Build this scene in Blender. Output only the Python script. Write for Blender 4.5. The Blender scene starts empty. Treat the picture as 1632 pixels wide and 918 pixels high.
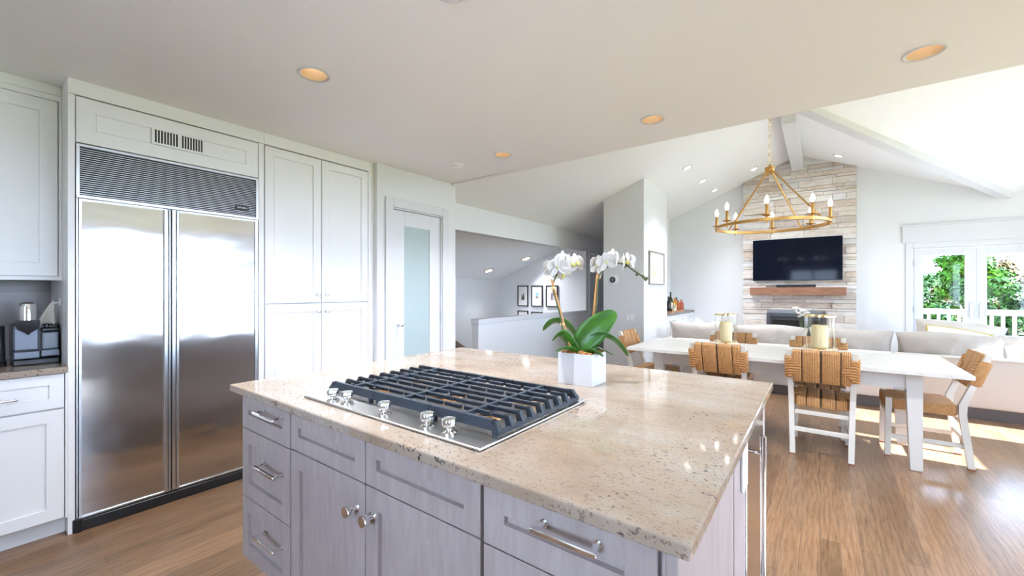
import bpy, bmesh, math, random
from math import pi, sin, cos, radians as R
from mathutils import Vector, Matrix

S = bpy.context.scene
COL = S.collection
rnd = random.Random(7)

# ------------------------------------------------------------------ camera
cam = bpy.data.cameras.new('camera')
cam.sensor_fit = 'HORIZONTAL'; cam.sensor_width = 36.0
cam.lens = 36.0 * 657.8 / 1632.0
cam.shift_y = 3.4 / 1632.0
cam.clip_start = 0.05; cam.clip_end = 300
camo = bpy.data.objects.new('camera', cam); COL.objects.link(camo)
camo.location = (0, 0, 1.31); camo.rotation_euler = (R(90), 0, R(36.74))
S.camera = camo

# ------------------------------------------------------------------ view, sky, sun
vs = S.view_settings
S.display_settings.display_device = 'sRGB'
vs.view_transform = 'Standard'; vs.look = 'None'; vs.gamma = 1.0; vs.use_curve_mapping = False
vs.exposure = 2.40
vs.use_white_balance = True; vs.white_balance_temperature = 5200; vs.white_balance_tint = 12
S.cycles.use_denoising = True
S.cycles.max_bounces = 10; S.cycles.diffuse_bounces = 6; S.cycles.glossy_bounces = 5
S.cycles.transparent_max_bounces = 16; S.cycles.transmission_bounces = 8
S.cycles.sample_clamp_indirect = 8.0; S.cycles.caustics_reflective = False; S.cycles.caustics_refractive = False

SUN_ELEV = 36.0
w = bpy.data.worlds.new('sky'); S.world = w; w.use_nodes = True
nt = w.node_tree; nt.nodes.clear()
tcw = nt.nodes.new('ShaderNodeTexCoord'); sx = nt.nodes.new('ShaderNodeSeparateXYZ'); mr = nt.nodes.new('ShaderNodeMapRange')
mr.inputs['From Min'].default_value = 0.0; mr.inputs['From Max'].default_value = 0.7
cr = nt.nodes.new('ShaderNodeValToRGB'); cr.color_ramp.elements[0].color = (0.96, 0.98, 1.0, 1); cr.color_ramp.elements[1].color = (0.70, 0.83, 1.0, 1)
bg = nt.nodes.new('ShaderNodeBackground'); bg.inputs['Strength'].default_value = 3.2
wo = nt.nodes.new('ShaderNodeOutputWorld')
nt.links.new(tcw.outputs['Generated'], sx.inputs[0]); nt.links.new(sx.outputs['Z'], mr.inputs['Value']); nt.links.new(mr.outputs[0], cr.inputs['Fac'])
nt.links.new(cr.outputs[0], bg.inputs['Color']); nt.links.new(bg.outputs[0], wo.inputs['Surface'])

sl = bpy.data.lights.new('sun', 'SUN'); sl.energy = 14.0; sl.angle = R(0.5); sl.color = (1.0, 0.96, 0.90)
so = bpy.data.objects.new('sun', sl); COL.objects.link(so)
so.rotation_euler = (0, R(90 - SUN_ELEV), 0); so.location = (12, 4, 10)

CAN_W = 4.0        # recessed lamps of the kitchen
VAULT_W = 6.5

# ------------------------------------------------------------------ materials
MATS = {}
def srgb(r, g, b):
    f = lambda c: (c / 255 / 12.92) if c / 255 <= 0.04045 else ((c / 255 + 0.055) / 1.055) ** 2.4
    return (f(r), f(g), f(b), 1)
def mat(name, col=(0.8, 0.8, 0.8, 1), rough=0.5, metal=0.0, **k):
    if name in MATS: return MATS[name]
    m = bpy.data.materials.new(name); m.use_nodes = True
    b = m.node_tree.nodes['Principled BSDF']
    b.inputs['Base Color'].default_value = col
    b.inputs['Roughness'].default_value = rough
    b.inputs['Metallic'].default_value = metal
    for kk, v in k.items():
        b.inputs[kk.replace('_', ' ')].default_value = v
    MATS[name] = m
    return m
class NG:
    """small node-graph helper on a principled material"""
    def __init__(s, m):
        s.m = m; s.t = m.node_tree; s.b = s.t.nodes['Principled BSDF']
        s.tc = s.t.nodes.new('ShaderNodeTexCoord')
    def n(s, ty, **k):
        x = s.t.nodes.new(ty)
        for a, v in k.items(): setattr(x, a, v)
        return x
    def l(s, a, b): s.t.links.new(a, b)
    def map(s, scale=(1, 1, 1), rot=(0, 0, 0), loc=(0, 0, 0)):
        mp = s.n('ShaderNodeMapping'); mp.inputs['Scale'].default_value = scale
        mp.inputs['Rotation'].default_value = rot; mp.inputs['Location'].default_value = loc
        s.l(s.tc.outputs['Object'], mp.inputs['Vector']); return mp.outputs[0]
    def noise(s, vec, scale, detail=4, rough=0.5):
        x = s.n('ShaderNodeTexNoise'); x.inputs['Scale'].default_value = scale
        x.inputs['Detail'].default_value = detail; x.inputs['Roughness'].default_value = rough
        s.l(vec, x.inputs['Vector']); return x.outputs['Fac']
    def ramp(s, fac, stops, interp='LINEAR'):
        x = s.n('ShaderNodeValToRGB'); x.color_ramp.interpolation = interp
        el = x.color_ramp.elements
        while len(el) < len(stops): el.new(0.5)
        for e, (p, c) in zip(el, stops):
            e.position = p; e.color = c if len(c) == 4 else (*c, 1)
        s.l(fac, x.inputs['Fac']); return x.outputs['Color']
    def mix(s, fac, a, b, mode='MIX'):
        x = s.n('ShaderNodeMix', data_type='RGBA', blend_type=mode)
        if isinstance(fac, float): x.inputs[0].default_value = fac
        else: s.l(fac, x.inputs[0])
        for i, v in ((6, a), (7, b)):
            if isinstance(v, tuple): x.inputs[i].default_value = v
            else: s.l(v, x.inputs[i])
        return x.outputs[2]
    def bump(s, h, strength=0.3, dist=0.01):
        x = s.n('ShaderNodeBump'); x.inputs['Strength'].default_value = strength
        x.inputs['Distance'].default_value = dist
        s.l(h, x.inputs['Height']); s.l(x.outputs[0], s.b.inputs['Normal'])
    def color(s, c): s.l(c, s.b.inputs['Base Color'])

wall_m = mat('wall_paint', srgb(223, 223, 222), 0.6)
ceil_m = mat('ceiling_paint', srgb(242, 242, 241), 0.7)
trim_m = mat('trim_paint', srgb(214, 214, 215), 0.35)
cab_m = mat('cabinet_paint', srgb(236, 236, 235), 0.4)
carc_m = mat('cabinet_carcass', srgb(205, 205, 206), 0.6)
steel_m = mat('brushed_steel', (0.60, 0.59, 0.58, 1), 0.13, 1.0, Anisotropic=0.5)
alu_m = mat('anodised_aluminium', (0.72, 0.76, 0.80, 1), 0.25, 1.0)
chrome_m = mat('chrome', (0.86, 0.86, 0.86, 1), 0.08, 1.0)
nickel_m = mat('satin_nickel', (0.70, 0.69, 0.67, 1), 0.25, 1.0)
black_m = mat('black_plastic', (0.012, 0.013, 0.015, 1), 0.35)
shadow_m = mat('slot_shade', (0.03, 0.03, 0.03, 1), 0.8)
iron_m = mat('cast_iron', (0.028, 0.036, 0.050, 1), 0.42)
brass_m = mat('antique_brass', (0.62, 0.36, 0.10, 1), 0.36, 1.0)
gold_m = mat('polished_brass', (0.78, 0.62, 0.30, 1), 0.2, 1.0)
copper_m = mat('burner_bronze', (0.70, 0.42, 0.18, 1), 0.3, 1.0)
plastic_m = mat('white_plastic', srgb(240, 241, 243), 0.35)
pot_m = mat('white_ceramic', srgb(202, 202, 204), 0.3)
leaf_m = mat('orchid_leaf', srgb(52, 100, 16), 0.35)
g = NG(leaf_m); c = g.ramp(g.noise(g.map(), 14), [(0.3, srgb(38, 80, 10)), (0.7, srgb(66, 112, 18))]); g.color(c)
petal_m = mat('orchid_petal', srgb(206, 202, 197), 0.5, Subsurface_Weight=0.2, Subsurface_Radius=(0.01, 0.01, 0.01))
lip_m = mat('orchid_lip', srgb(214, 208, 110), 0.5)
stem_m = mat('orchid_stem', srgb(74, 84, 44), 0.5)
bamboo_m = mat('bamboo_stake', srgb(186, 134, 72), 0.55)
raffia_m = mat('raffia_tie', srgb(212, 178, 122), 0.7)
bark_m = mat('orchid_bark', srgb(150, 96, 44), 0.9)
g = NG(bark_m); f = g.noise(g.map(), 90, 6); g.color(g.ramp(f, [(0.3, srgb(96, 58, 26)), (0.7, srgb(196, 142, 78))])); g.bump(f, 1.0, 0.01)
table_m = mat('table_paint', srgb(208, 205, 197), 0.38)
chairw_m = mat('chair_paint', srgb(212, 208, 197), 0.4)
pad_m = mat('felt_pad', srgb(150, 96, 70), 0.8)
candle_m = mat('candle_wax', srgb(232, 217, 170), 0.5, Subsurface_Weight=0.3, Subsurface_Radius=(0.03, 0.025, 0.015))
wick_m = mat('candle_wick', srgb(60, 52, 40), 0.8)
tv_m = mat('tv_glass', (0.004, 0.006, 0.014, 1), 0.06, Specular_IOR_Level=0.12)
fire_m = mat('fireplace_metal', srgb(70, 72, 76), 0.45)
fireglass_m = mat('fireplace_glass', (0.006, 0.006, 0.007, 1), 0.1)
frame_m = mat('black_frame', srgb(44, 42, 42), 0.4)
silver_m = mat('silver_frame', srgb(150, 142, 134), 0.35, 0.6)
paper_m = mat('picture_mat', srgb(232, 230, 224), 0.7)
darkframe_m = mat('thermostat_face', srgb(64, 66, 72), 0.2)
greyplate_m = mat('wall_plate', srgb(228, 228, 228), 0.4)
frost_m = mat('frosted_glass', srgb(176, 190, 190), 0.05, Coat_Weight=0.4, Coat_Roughness=0.02)
baffle_m = mat('can_baffle', srgb(178, 152, 112), 0.6)
tray_m = mat('tray_wood', srgb(176, 130, 88), 0.4)
rattan_rim_m = mat('side_table_wood', srgb(150, 112, 80), 0.45)
towel_m = mat('linen_towel', srgb(214, 208, 196), 0.9)
deck_m = mat('deck_boards', srgb(190, 186, 180), 0.7)
rail_m = mat('railing_paint', srgb(244, 246, 248), 0.45)
ground_m = mat('garden_ground', srgb(92, 96, 48), 0.9)
sun_block_m = mat('sun_block_wood', srgb(146, 108, 80), 0.7)
trunk_m = mat('tree_bark', srgb(86, 66, 48), 0.9)
coffeetop_m = mat('bar_top', srgb(120, 112, 106), 0.25)
skirt_m = mat('stair_wood', srgb(112, 92, 76), 0.45)

def emis(name, col, st):
    m = mat(name, (1, 1, 1, 1), 0.5); b = m.node_tree.nodes['Principled BSDF']
    b.inputs['Emission Color'].default_value = (*col, 1); b.inputs['Emission Strength'].default_value = st
    return m
lamp_m = emis('lamp_lens', (1.0, 0.86, 0.66), 1.8)
bulb_m = emis('candle_bulb', (1.0, 0.84, 0.62), 1.5)

def thin_glass(name, tint=(1, 1, 1, 1), refl=1.0):
    m = bpy.data.materials.new(name); m.use_nodes = True; t = m.node_tree; t.nodes.clear()
    o = t.nodes.new('ShaderNodeOutputMaterial'); mx = t.nodes.new('ShaderNodeMixShader')
    tr = t.nodes.new('ShaderNodeBsdfTransparent'); tr.inputs[0].default_value = tint
    gl = t.nodes.new('ShaderNodeBsdfGlossy'); gl.inputs['Roughness'].default_value = 0.0
    fr = t.nodes.new('ShaderNodeLayerWeight'); fr.inputs['Blend'].default_value = 0.5
    pw = t.nodes.new('ShaderNodeMath'); pw.operation = 'POWER'; pw.inputs[1].default_value = 4.0
    mu = t.nodes.new('ShaderNodeMath'); mu.operation = 'MULTIPLY_ADD'; mu.inputs[1].default_value = 0.6 * refl; mu.inputs[2].default_value = 0.04 * refl
    t.links.new(fr.outputs['Facing'], pw.inputs[0]); t.links.new(pw.outputs[0], mu.inputs[0]); t.links.new(mu.outputs[0], mx.inputs[0])
    t.links.new(tr.outputs[0], mx.inputs[1]); t.links.new(gl.outputs[0], mx.inputs[2])
    t.links.new(mx.outputs[0], o.inputs[0]); MATS[name] = m; return m
pane_m = thin_glass('window_pane', (0.98, 0.99, 0.985, 1), 0.4)
hglass_m = thin_glass('hurricane_glass', (0.99, 0.985, 0.97, 1), 0.8)

def bottle_mat(name, col, tr=0.6):
    return mat(name, col, 0.08, 0.0, Transmission_Weight=tr, IOR=1.4)

g = NG(steel_m); f = g.noise(g.map((1, 1.2, 2.6)), 2.2, 2, 0.4); f2 = g.noise(g.map((1, 2, 420)), 2.0, 2, 0.5)
h_ = g.n('ShaderNodeMath', operation='MULTIPLY_ADD'); g.l(f2, h_.inputs[0]); h_.inputs[1].default_value = 0.004; g.l(f, h_.inputs[2]); g.bump(h_.outputs[0], 0.12, 0.03)
# oak floor: narrow boards running along Y
floor_m = mat('oak_floor', (0.3, 0.2, 0.12, 1), 0.3)
g = NG(floor_m)
mp = g.map((1, 1, 1), (0, 0, R(90)))
bt = g.n('ShaderNodeTexBrick'); g.l(mp, bt.inputs['Vector'])
bt.offset = 0.37; bt.offset_frequency = 2; bt.squash = 1.0
bt.inputs['Scale'].default_value = 1.0; bt.inputs['Brick Width'].default_value = 1.15
bt.inputs['Row Height'].default_value = 0.083; bt.inputs['Mortar Size'].default_value = 0.0012
bt.inputs['Mortar Smooth'].default_value = 0.2
bt.inputs['Color1'].default_value = (0, 0, 0, 1); bt.inputs['Color2'].default_value = (1, 1, 1, 1)
bt.inputs['Mortar'].default_value = (0.5, 0.5, 0.5, 1)
tone = g.ramp(bt.outputs['Color'], [(0.0, srgb(114, 90, 64)), (0.5, srgb(127, 101, 73)), (1.0, srgb(140, 111, 81))])
# grain: long streaks plus cathedral swirls
gr = g.noise(g.map((26, 1.6, 1)), 3.0, 6, 0.6)
grain = g.ramp(gr, [(0.35, (0.66, 0.63, 0.60, 1)), (0.58, (1.04, 1.03, 1.02, 1))])
sw = g.n('ShaderNodeTexWave', wave_type='BANDS', bands_direction='X'); sw.inputs['Scale'].default_value = 9
sw.inputs['Distortion'].default_value = 9; sw.inputs['Detail'].default_value = 3; sw.inputs['Detail Scale'].default_value = 1.3
g.l(g.map((1, 0.22, 1)), sw.inputs['Vector'])
swr = g.ramp(sw.outputs['Fac'], [(0.0, (0.70, 0.67, 0.64, 1)), (0.22, (1, 1, 1, 1))])
c = g.mix(1.0, tone, grain, 'MULTIPLY'); c = g.mix(0.6, c, swr, 'MULTIPLY')
patch = g.ramp(g.noise(g.map(), 0.7, 2), [(0.35, (0.93, 0.93, 0.95, 1)), (0.65, (1.08, 1.03, 0.98, 1))])
c = g.mix(1.0, c, patch, 'MULTIPLY')
c = g.mix(bt.outputs['Fac'], c, (0.10, 0.068, 0.048, 1))
g.color(c); g.bump(gr, 0.05, 0.002)
g.b.inputs['Coat Weight'].default_value = 0.15; g.b.inputs['Coat Roughness'].default_value = 0.15

def granite(name):
    m = mat(name, (0.7, 0.62, 0.5, 1), 0.06)
    g = NG(m)
    v = g.map((1, 1.6, 1.2))
    base = g.ramp(g.noise(v, 3.0, 6, 0.65), [(0.30, srgb(140, 121, 101)), (0.48, srgb(156, 141, 123)), (0.66, srgb(167, 157, 145))])
    tan = g.ramp(g.noise(g.map((1, 2.2, 1), (0, 0, 0.35)), 9.0, 9, 0.7), [(0.50, (0, 0, 0, 1)), (0.68, (0.42, 0.42, 0.42, 1))])
    c = g.mix(tan, base, srgb(164, 134, 104))
    vein = g.ramp(g.noise(g.map((1, 3.4, 3), (0, 0, 0.12)), 22, 6, 0.7), [(0.58, (0, 0, 0, 1)), (0.70, (0.6, 0.6, 0.6, 1))])
    c = g.mix(vein, c, srgb(134, 118, 104))
    area = g.ramp(g.noise(g.map(), 3.1, 3), [(0.40, (0, 0, 0, 1)), (0.60, (1, 1, 1, 1))])
    sp = g.ramp(g.noise(g.map((1, 1.5, 1)), 62, 3, 0.62), [(0.605, (0, 0, 0, 1)), (0.645, (1, 1, 1, 1))])
    sp2 = g.ramp(g.noise(g.map((1, 1.7, 1), loc=(3, 1, 2)), 112, 2, 0.5), [(0.61, (0, 0, 0, 1)), (0.67, (1, 1, 1, 1))])
    k = g.mix(1.0, sp, area, 'MULTIPLY')
    c = g.mix(k, c, srgb(48, 45, 48)); c = g.mix(sp2, c, srgb(128, 108, 92))
    g.color(c); return m
gran_m = granite('cream_granite')

gw_m = mat('grey_washed_maple', srgb(172, 164, 165), 0.45)
g = NG(gw_m)
f = g.noise(g.map((9, 9, 1.2)), 5, 5, 0.6)
c = g.ramp(f, [(0.3, srgb(158, 147, 142)), (0.7, srgb(173, 163, 159))])
blot = g.ramp(g.noise(g.map(), 4, 3), [(0.35, (0.95, 0.94, 0.95, 1)), (0.7, (1.03, 1.03, 1.03, 1))])
g.color(g.mix(1.0, c, blot, 'MULTIPLY'))

def weave(name, axes, rot):
    m = mat(name, srgb(196, 146, 88), 0.6)
    g = NG(m)
    wv = g.n('ShaderNodeTexWave', wave_type='BANDS', bands_direction=axes)
    wv.inputs['Scale'].default_value = 31; wv.inputs['Distortion'].default_value = 1.2
    wv.inputs['Detail'].default_value = 2; wv.inputs['Detail Scale'].default_value = 0.6
    g.l(g.map(rot=rot), wv.inputs['Vector'])
    n = g.noise(g.map((40, 40, 40)), 1.5, 3)
    c = g.ramp(wv.outputs['Fac'], [(0.0, srgb(140, 96, 54)), (0.3, srgb(182, 134, 78)), (0.9, srgb(202, 156, 98))])
    k = g.ramp(n, [(0.3, (0.8, 0.78, 0.74, 1)), (0.6, (1.04, 1.03, 1.0, 1))])
    g.color(g.mix(1.0, c, k, 'MULTIPLY')); g.bump(wv.outputs['Fac'], 0.6, 0.004); return m
weave_x = weave('seagrass_upright', 'X', (0, 0, 0))
weave_z = weave('seagrass_level', 'Z', (R(45), 0, 0))
gap_m = mat('seagrass_gap', srgb(52, 44, 36), 0.8)

fab_m = mat('sofa_linen', srgb(212, 204, 194), 0.9)
g = NG(fab_m); f = g.noise(g.map((60, 60, 140)), 4, 3)
g.color(g.ramp(f, [(0.3, srgb(184, 177, 167)), (0.7, srgb(199, 192, 183))])); g.bump(f, 0.25, 0.003)
cush_m = mat('cushion_linen', srgb(206, 198, 188), 0.9)
g = NG(cush_m); f = g.noise(g.map((60, 60, 140)), 4, 3); f2 = g.noise(g.map((6, 6, 3)), 2, 4)
g.color(g.ramp(f, [(0.3, srgb(172, 164, 154)), (0.7, srgb(190, 182, 172))])); g.bump(f2, 0.5, 0.02)
pillow_m = mat('pillow_white', srgb(236, 232, 222), 0.9)
pillowg_m = mat('pillow_grey', srgb(186, 182, 172), 0.9)
piping_m = mat('mustard_piping', srgb(176, 158, 62), 0.8)

STONES = []
for i_, (ca, cb, cc) in enumerate((((196, 180, 164), (214, 203, 190), (226, 219, 210)), ((206, 196, 186), (222, 215, 206), (230, 226, 220)), ((184, 166, 148), (202, 186, 170), (216, 204, 192)), ((200, 196, 192), (214, 210, 206), (226, 224, 221)), ((178, 164, 150), (196, 184, 172), (210, 201, 192)))):
    m = mat('split_face_stone_%s' % 'abcde'[i_], srgb(*cb), 0.85); g = NG(m)
    f = g.noise(g.map((1.6, 1, 4), loc=(i_, 0, i_)), 5, 8, 0.65); f2 = g.noise(g.map((2, 2, 6)), 12, 6, 0.7)
    g.color(g.ramp(f, [(0.32, srgb(*ca)), (0.5, srgb(*cb)), (0.68, srgb(*cc))])); g.bump(f2, 0.8, 0.012)
    STONES.append(m)

mantel_m = mat('mantel_walnut', srgb(132, 92, 66), 0.5)
g = NG(mantel_m); f = g.noise(g.map((1.5, 20, 26)), 3, 6, 0.6)
g.color(g.ramp(f, [(0.3, srgb(104, 70, 50)), (0.7, srgb(158, 114, 84))]))

tile_m = mat('grey_glass_tile', srgb(150, 150, 150), 0.28)
g = NG(tile_m)
bt = g.n('ShaderNodeTexBrick'); g.l(g.map((1, 1, 1), (R(90), 0, R(90))), bt.inputs['Vector'])
bt.inputs['Scale'].default_value = 1; bt.inputs['Brick Width'].default_value = 0.20; bt.inputs['Row Height'].default_value = 0.05
bt.inputs['Mortar Size'].default_value = 0.0016
bt.inputs['Color1'].default_value = srgb(128, 126, 126); bt.inputs['Color2'].default_value = srgb(164, 160, 158)
bt.inputs['Mortar'].default_value = srgb(120, 118, 118)
g.color(bt.outputs['Color'])

# ------------------------------------------------------------------ mesh helper
class MB:
    def __init__(s): s.bm = bmesh.new(); s.mi = 0; s.M = None
    def _fin(s, verts, mi):
        if s.M is not None:
            for v in verts: v.co = s.M @ v.co
        fs = {f for v in verts for f in v.link_faces}
        for f in fs: f.material_index = s.mi if mi is None else mi
    def box(s, x0, x1, y0, y1, z0, z1, bev=0.0, mi=None, seg=1):
        x0, x1 = sorted((x0, x1)); y0, y1 = sorted((y0, y1)); z0, z1 = sorted((z0, z1))
        r = bmesh.ops.create_cube(s.bm, size=1.0); vs = r['verts']
        for v in vs:
            v.co = Vector((x0 + (v.co.x + .5) * (x1 - x0), y0 + (v.co.y + .5) * (y1 - y0), z0 + (v.co.z + .5) * (z1 - z0)))
        if bev > 0:
            es = list({e for v in vs for e in v.link_edges})
            r = bmesh.ops.bevel(s.bm, geom=es, offset=bev, segments=seg, affect='EDGES', profile=0.5)
            vs = list({v for f in r['faces'] for v in f.verts} | {v for v in vs if v.is_valid})
        s._fin(vs, mi); return vs
    def tube(s, pts, r, seg=10, mi=None, closed=False, cap=True):
        pts = [Vector(p) for p in pts]; n = len(pts)
        rs = r if isinstance(r, (list, tuple)) else [r] * n
        rings = []; up = None
        for i, p in enumerate(pts):
            if closed: t = pts[(i + 1) % n] - pts[i - 1]
            else: t = pts[min(i + 1, n - 1)] - pts[max(i - 1, 0)]
            t.normalize()
            if up is None:
                up = Vector((0, 0, 1)) if abs(t.z) < .9 else Vector((1, 0, 0))
            a = t.cross(up)
            if a.length < 1e-5: a = t.cross(Vector((0, 1, 0)))
            a.normalize(); b = a.cross(t); up = b
            rings.append([s.bm.verts.new(p + (a * cos(2 * pi * k / seg) + b * sin(2 * pi * k / seg)) * rs[i]) for k in range(seg)])
        m = n if closed else n - 1
        for i in range(m):
            A, B = rings[i], rings[(i + 1) % n]
            for k in range(seg):
                s.bm.faces.new((A[k], A[(k + 1) % seg], B[(k + 1) % seg], B[k]))
        if cap and not closed:
            s.bm.faces.new(rings[0][::-1]); s.bm.faces.new(rings[-1])
        s._fin([v for q in rings for v in q], mi)
    def cyl(s, p0, p1, r0, r1=None, seg=16, mi=None):
        s.tube([p0, p1], [r0, r0 if r1 is None else r1], seg, mi)
    def lathe(s, prof, c=(0, 0, 0), seg=24, mi=None, axis='Z', capb=True, capt=True):
        cx, cy, cz = c; rings = []
        for (r, h) in prof:
            ring = []
            for k in range(seg):
                a = 2 * pi * k / seg
                if axis == 'Z': co = (cx + r * cos(a), cy + r * sin(a), cz + h)
                elif axis == 'X': co = (cx + h, cy + r * cos(a), cz + r * sin(a))
                else: co = (cx + r * cos(a), cy + h, cz + r * sin(a))
                ring.append(s.bm.verts.new(co))
            rings.append(ring)
        for A, B in zip(rings, rings[1:]):
            for k in range(seg):
                s.bm.faces.new((A[k], A[(k + 1) % seg], B[(k + 1) % seg], B[k]))
        if capb: s.bm.faces.new(rings[0][::-1])
        if capt: s.bm.faces.new(rings[-1])
        s._fin([v for q in rings for v in q], mi)
    def poly(s, pts, mi=None):
        vs = [s.bm.verts.new(p) for p in pts]; s.bm.faces.new(vs); s._fin(vs, mi)
    def prism(s, pts, d, mi=None):
        """extrude polygon pts (3-D) by vector d"""
        d = Vector(d); A = [s.bm.verts.new(p) for p in pts]; B = [s.bm.verts.new(Vector(p) + d) for p in pts]
        n = len(A); s.bm.faces.new(A[::-1]); s.bm.faces.new(B)
        for k in range(n): s.bm.faces.new((A[k], A[(k + 1) % n], B[(k + 1) % n], B[k]))
        s._fin(A + B, mi)
    def hexa(s, a, b, mi=None):
        """box between quad a (4 pts) and quad b"""
        A = [s.bm.verts.new(p) for p in a]; B = [s.bm.verts.new(p) for p in b]
        s.bm.faces.new(A[::-1]); s.bm.faces.new(B)
        for k in range(4): s.bm.faces.new((A[k], A[(k + 1) % 4], B[(k + 1) % 4], B[k]))
        s._fin(A + B, mi)
    def shaker(s, w, h, t, st, rec=0.009, mi=None, bw=0.0015):
        """door slab in local coords: u=x 0..w, v=z 0..h, front at y=0 facing -y, back at y=t (uses s.M)"""
        def ring(a, y): return [s.bm.verts.new(p) for p in ((a, y, a), (w - a, y, a), (w - a, y, h - a), (a, y, h - a))]
        e = 0.0015
        r0 = ring(0, t); r1 = ring(0, e); r2 = ring(e, 0); r3 = ring(st, 0); r3b = ring(st + bw, rec + .003); r3c = ring(st + bw + .002, rec + .003); r4 = ring(st + bw + .0035, rec)
        for A, B in ((r0, r1), (r1, r2), (r2, r3), (r3, r3b), (r3b, r3c), (r3c, r4)):
            for k in range(4): s.bm.faces.new((A[k], A[(k + 1) % 4], B[(k + 1) % 4], B[k]))
        s.bm.faces.new(r4); s.bm.faces.new(r0[::-1])
        s._fin(r0 + r1 + r2 + r3 + r3b + r3c + r4, mi)
    def build(s, name, mats, parent=None, smooth=False, world=True, fixn=True):
        if fixn: bmesh.ops.recalc_face_normals(s.bm, faces=s.bm.faces)
        me = bpy.data.meshes.new(name); s.bm.to_mesh(me); s.bm.free()
        for m in (mats if isinstance(mats, (list, tuple)) else [mats]): me.materials.append(m)
        o = bpy.data.objects.new(name, me); COL.objects.link(o)
        if smooth:
            for p in me.polygons: p.use_smooth = True
            try: me.set_sharp_from_angle(angle=R(38))
            except Exception: pass
        if parent is not None:
            o.parent = parent
            if world and parent.type == 'EMPTY': o.matrix_parent_inverse = Matrix.Translation(-Vector(parent.location))
        return o
FX = lambda x, y, z: Matrix(((0, -1, 0, x), (1, 0, 0, y), (0, 0, 1, z), (0, 0, 0, 1)))     # local -y faces +X, local x along +Y
FY = lambda x, y, z: Matrix.Translation((x, y, z))                                          # faces -Y

def tag(o, label, cat, group=None, kind=None):
    o['label'] = label
    if cat: o['category'] = cat
    if group: o['group'] = group
    if kind: o['kind'] = kind
    return o
def thing(name, label, cat, loc=(0, 0, 0), group=None):
    o = bpy.data.objects.new(name, None); COL.objects.link(o); o.location = loc; o.empty_display_size = .1
    return tag(o, label, cat, group)
def struct(o, label=None):
    o['kind'] = 'structure'
    if label: o['label'] = label
    return o
def copy_thing(root, loc, rotz=0.0, label=None):
    r = root.copy(); COL.objects.link(r); r.location = loc; r.rotation_euler = (0, 0, rotz)
    if label: r['label'] = label
    for ch in root.children:
        c = ch.copy(); COL.objects.link(c); c.parent = r
        for gch in ch.children:
            d = gch.copy(); COL.objects.link(d); d.parent = c
    return r
def relabel(o, s): o['label'] = s; return o
# ------------------------------------------------------------------ the room shell
RX, RZ, RP = -0.30, 3.578, 0.40            # ridge x, ridge height, roof pitch
VY = 5.90                                   # y where the valley meets the ridge
VK = 2.6 / 3.0
GP = RP * VK                                # pitch of the cross gable
XR, XG, YF = 2.90, 3.40, 8.60               # kitchen side wall, gable wall, far wall
def roof_z(x, y=7.0):
    zm = RZ - RP * abs(x - RX)
    if x > RX: zm = max(zm, RZ - GP * abs(y - VY))
    return zm

b = MB(); b.box(-3.54, 3.6, -1.95, 8.75, -0.06, 0.0); b.box(-3.95, -3.54, -1.95, 3.2, -0.06, 0); b.box(-5.42, -3.54, 3.2, 4.3, -0.06, 0)
b.box(-3.54, -3.42, 3.2, 8.6, -0.3, -0.06)
struct(b.build('floor', floor_m))

CANS = [(-2.14, 1.12), (-1.12, 1.10), (0.40, 2.765), (-0.896, 2.767), (-2.136, 2.73)]
CR = 0.066
b = MB()
xs = sorted({-4.0, XR + .1} | {v for x, y in CANS for v in (round(x - .1, 3), round(x + .1, 3))})
ys = sorted({-1.9, 3.22} | {v for x, y in CANS for v in (round(y - .1, 3), round(y + .1, 3))})
for x0, x1 in zip(xs, xs[1:]):
    for y0, y1 in zip(ys, ys[1:]):
        hole = [(x, y) for x, y in CANS if x0 < x < x1 and y0 < y < y1]
        if not hole: b.poly([(x0, y0, 2.45), (x1, y0, 2.45), (x1, y1, 2.45), (x0, y1, 2.45)]); continue
        cx, cy = hole[0]; N = 32; cs = []; sq = []
        for k in range(N):
            a = 2 * pi * k / N; c_, s_ = cos(a), sin(a); cs.append((cx + CR * c_, cy + CR * s_, 2.45))
            tx = ((x1 if c_ > 0 else x0) - cx) / c_ if abs(c_) > 1e-6 else 1e9
            ty = ((y1 if s_ > 0 else y0) - cy) / s_ if abs(s_) > 1e-6 else 1e9
            t = min(tx, ty); sq.append((cx + t * c_, cy + t * s_, 2.45))
        for k in range(N):
            j = (k + 1) % N; pts = [cs[k], sq[k]]
            if abs(sq[k][0] - sq[j][0]) > 1e-4 and abs(sq[k][1] - sq[j][1]) > 1e-4:
                pts.append((x1 if sq[k][0] + sq[j][0] > 2 * cx else x0, y1 if sq[k][1] + sq[j][1] > 2 * cy else y0, 2.45))
            b.poly(pts + [sq[j], cs[j]])
bmesh.ops.remove_doubles(b.bm, verts=b.bm.verts, dist=1e-4)
b.poly([(-4, -1.9, 2.56), (XR + .1, -1.9, 2.56), (XR + .1, 3.22, 2.56), (-4, 3.22, 2.56)])
struct(b.build('ceiling', ceil_m, fixn=False))

# wall above the edge of the flat ceiling, closing the vaulted end
b = MB()
for xa, xb, z0 in ((-5.5, -3.18, 1.4), (-3.18, RX, 2.456), (RX, RX + (VY - 3.2) * VK, 2.456), (RX + (VY - 3.2) * VK, XG + .1, 2.456)):
    b.prism([(xa, 3.217, z0), (xb, 3.217, z0), (xb, 3.217, roof_z(xb, 3.2) + .02), (xa, 3.217, roof_z(xa, 3.2) + .02)], (0, -0.06, 0))
struct(b.build('wall_kitchen_edge', wall_m))

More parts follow.
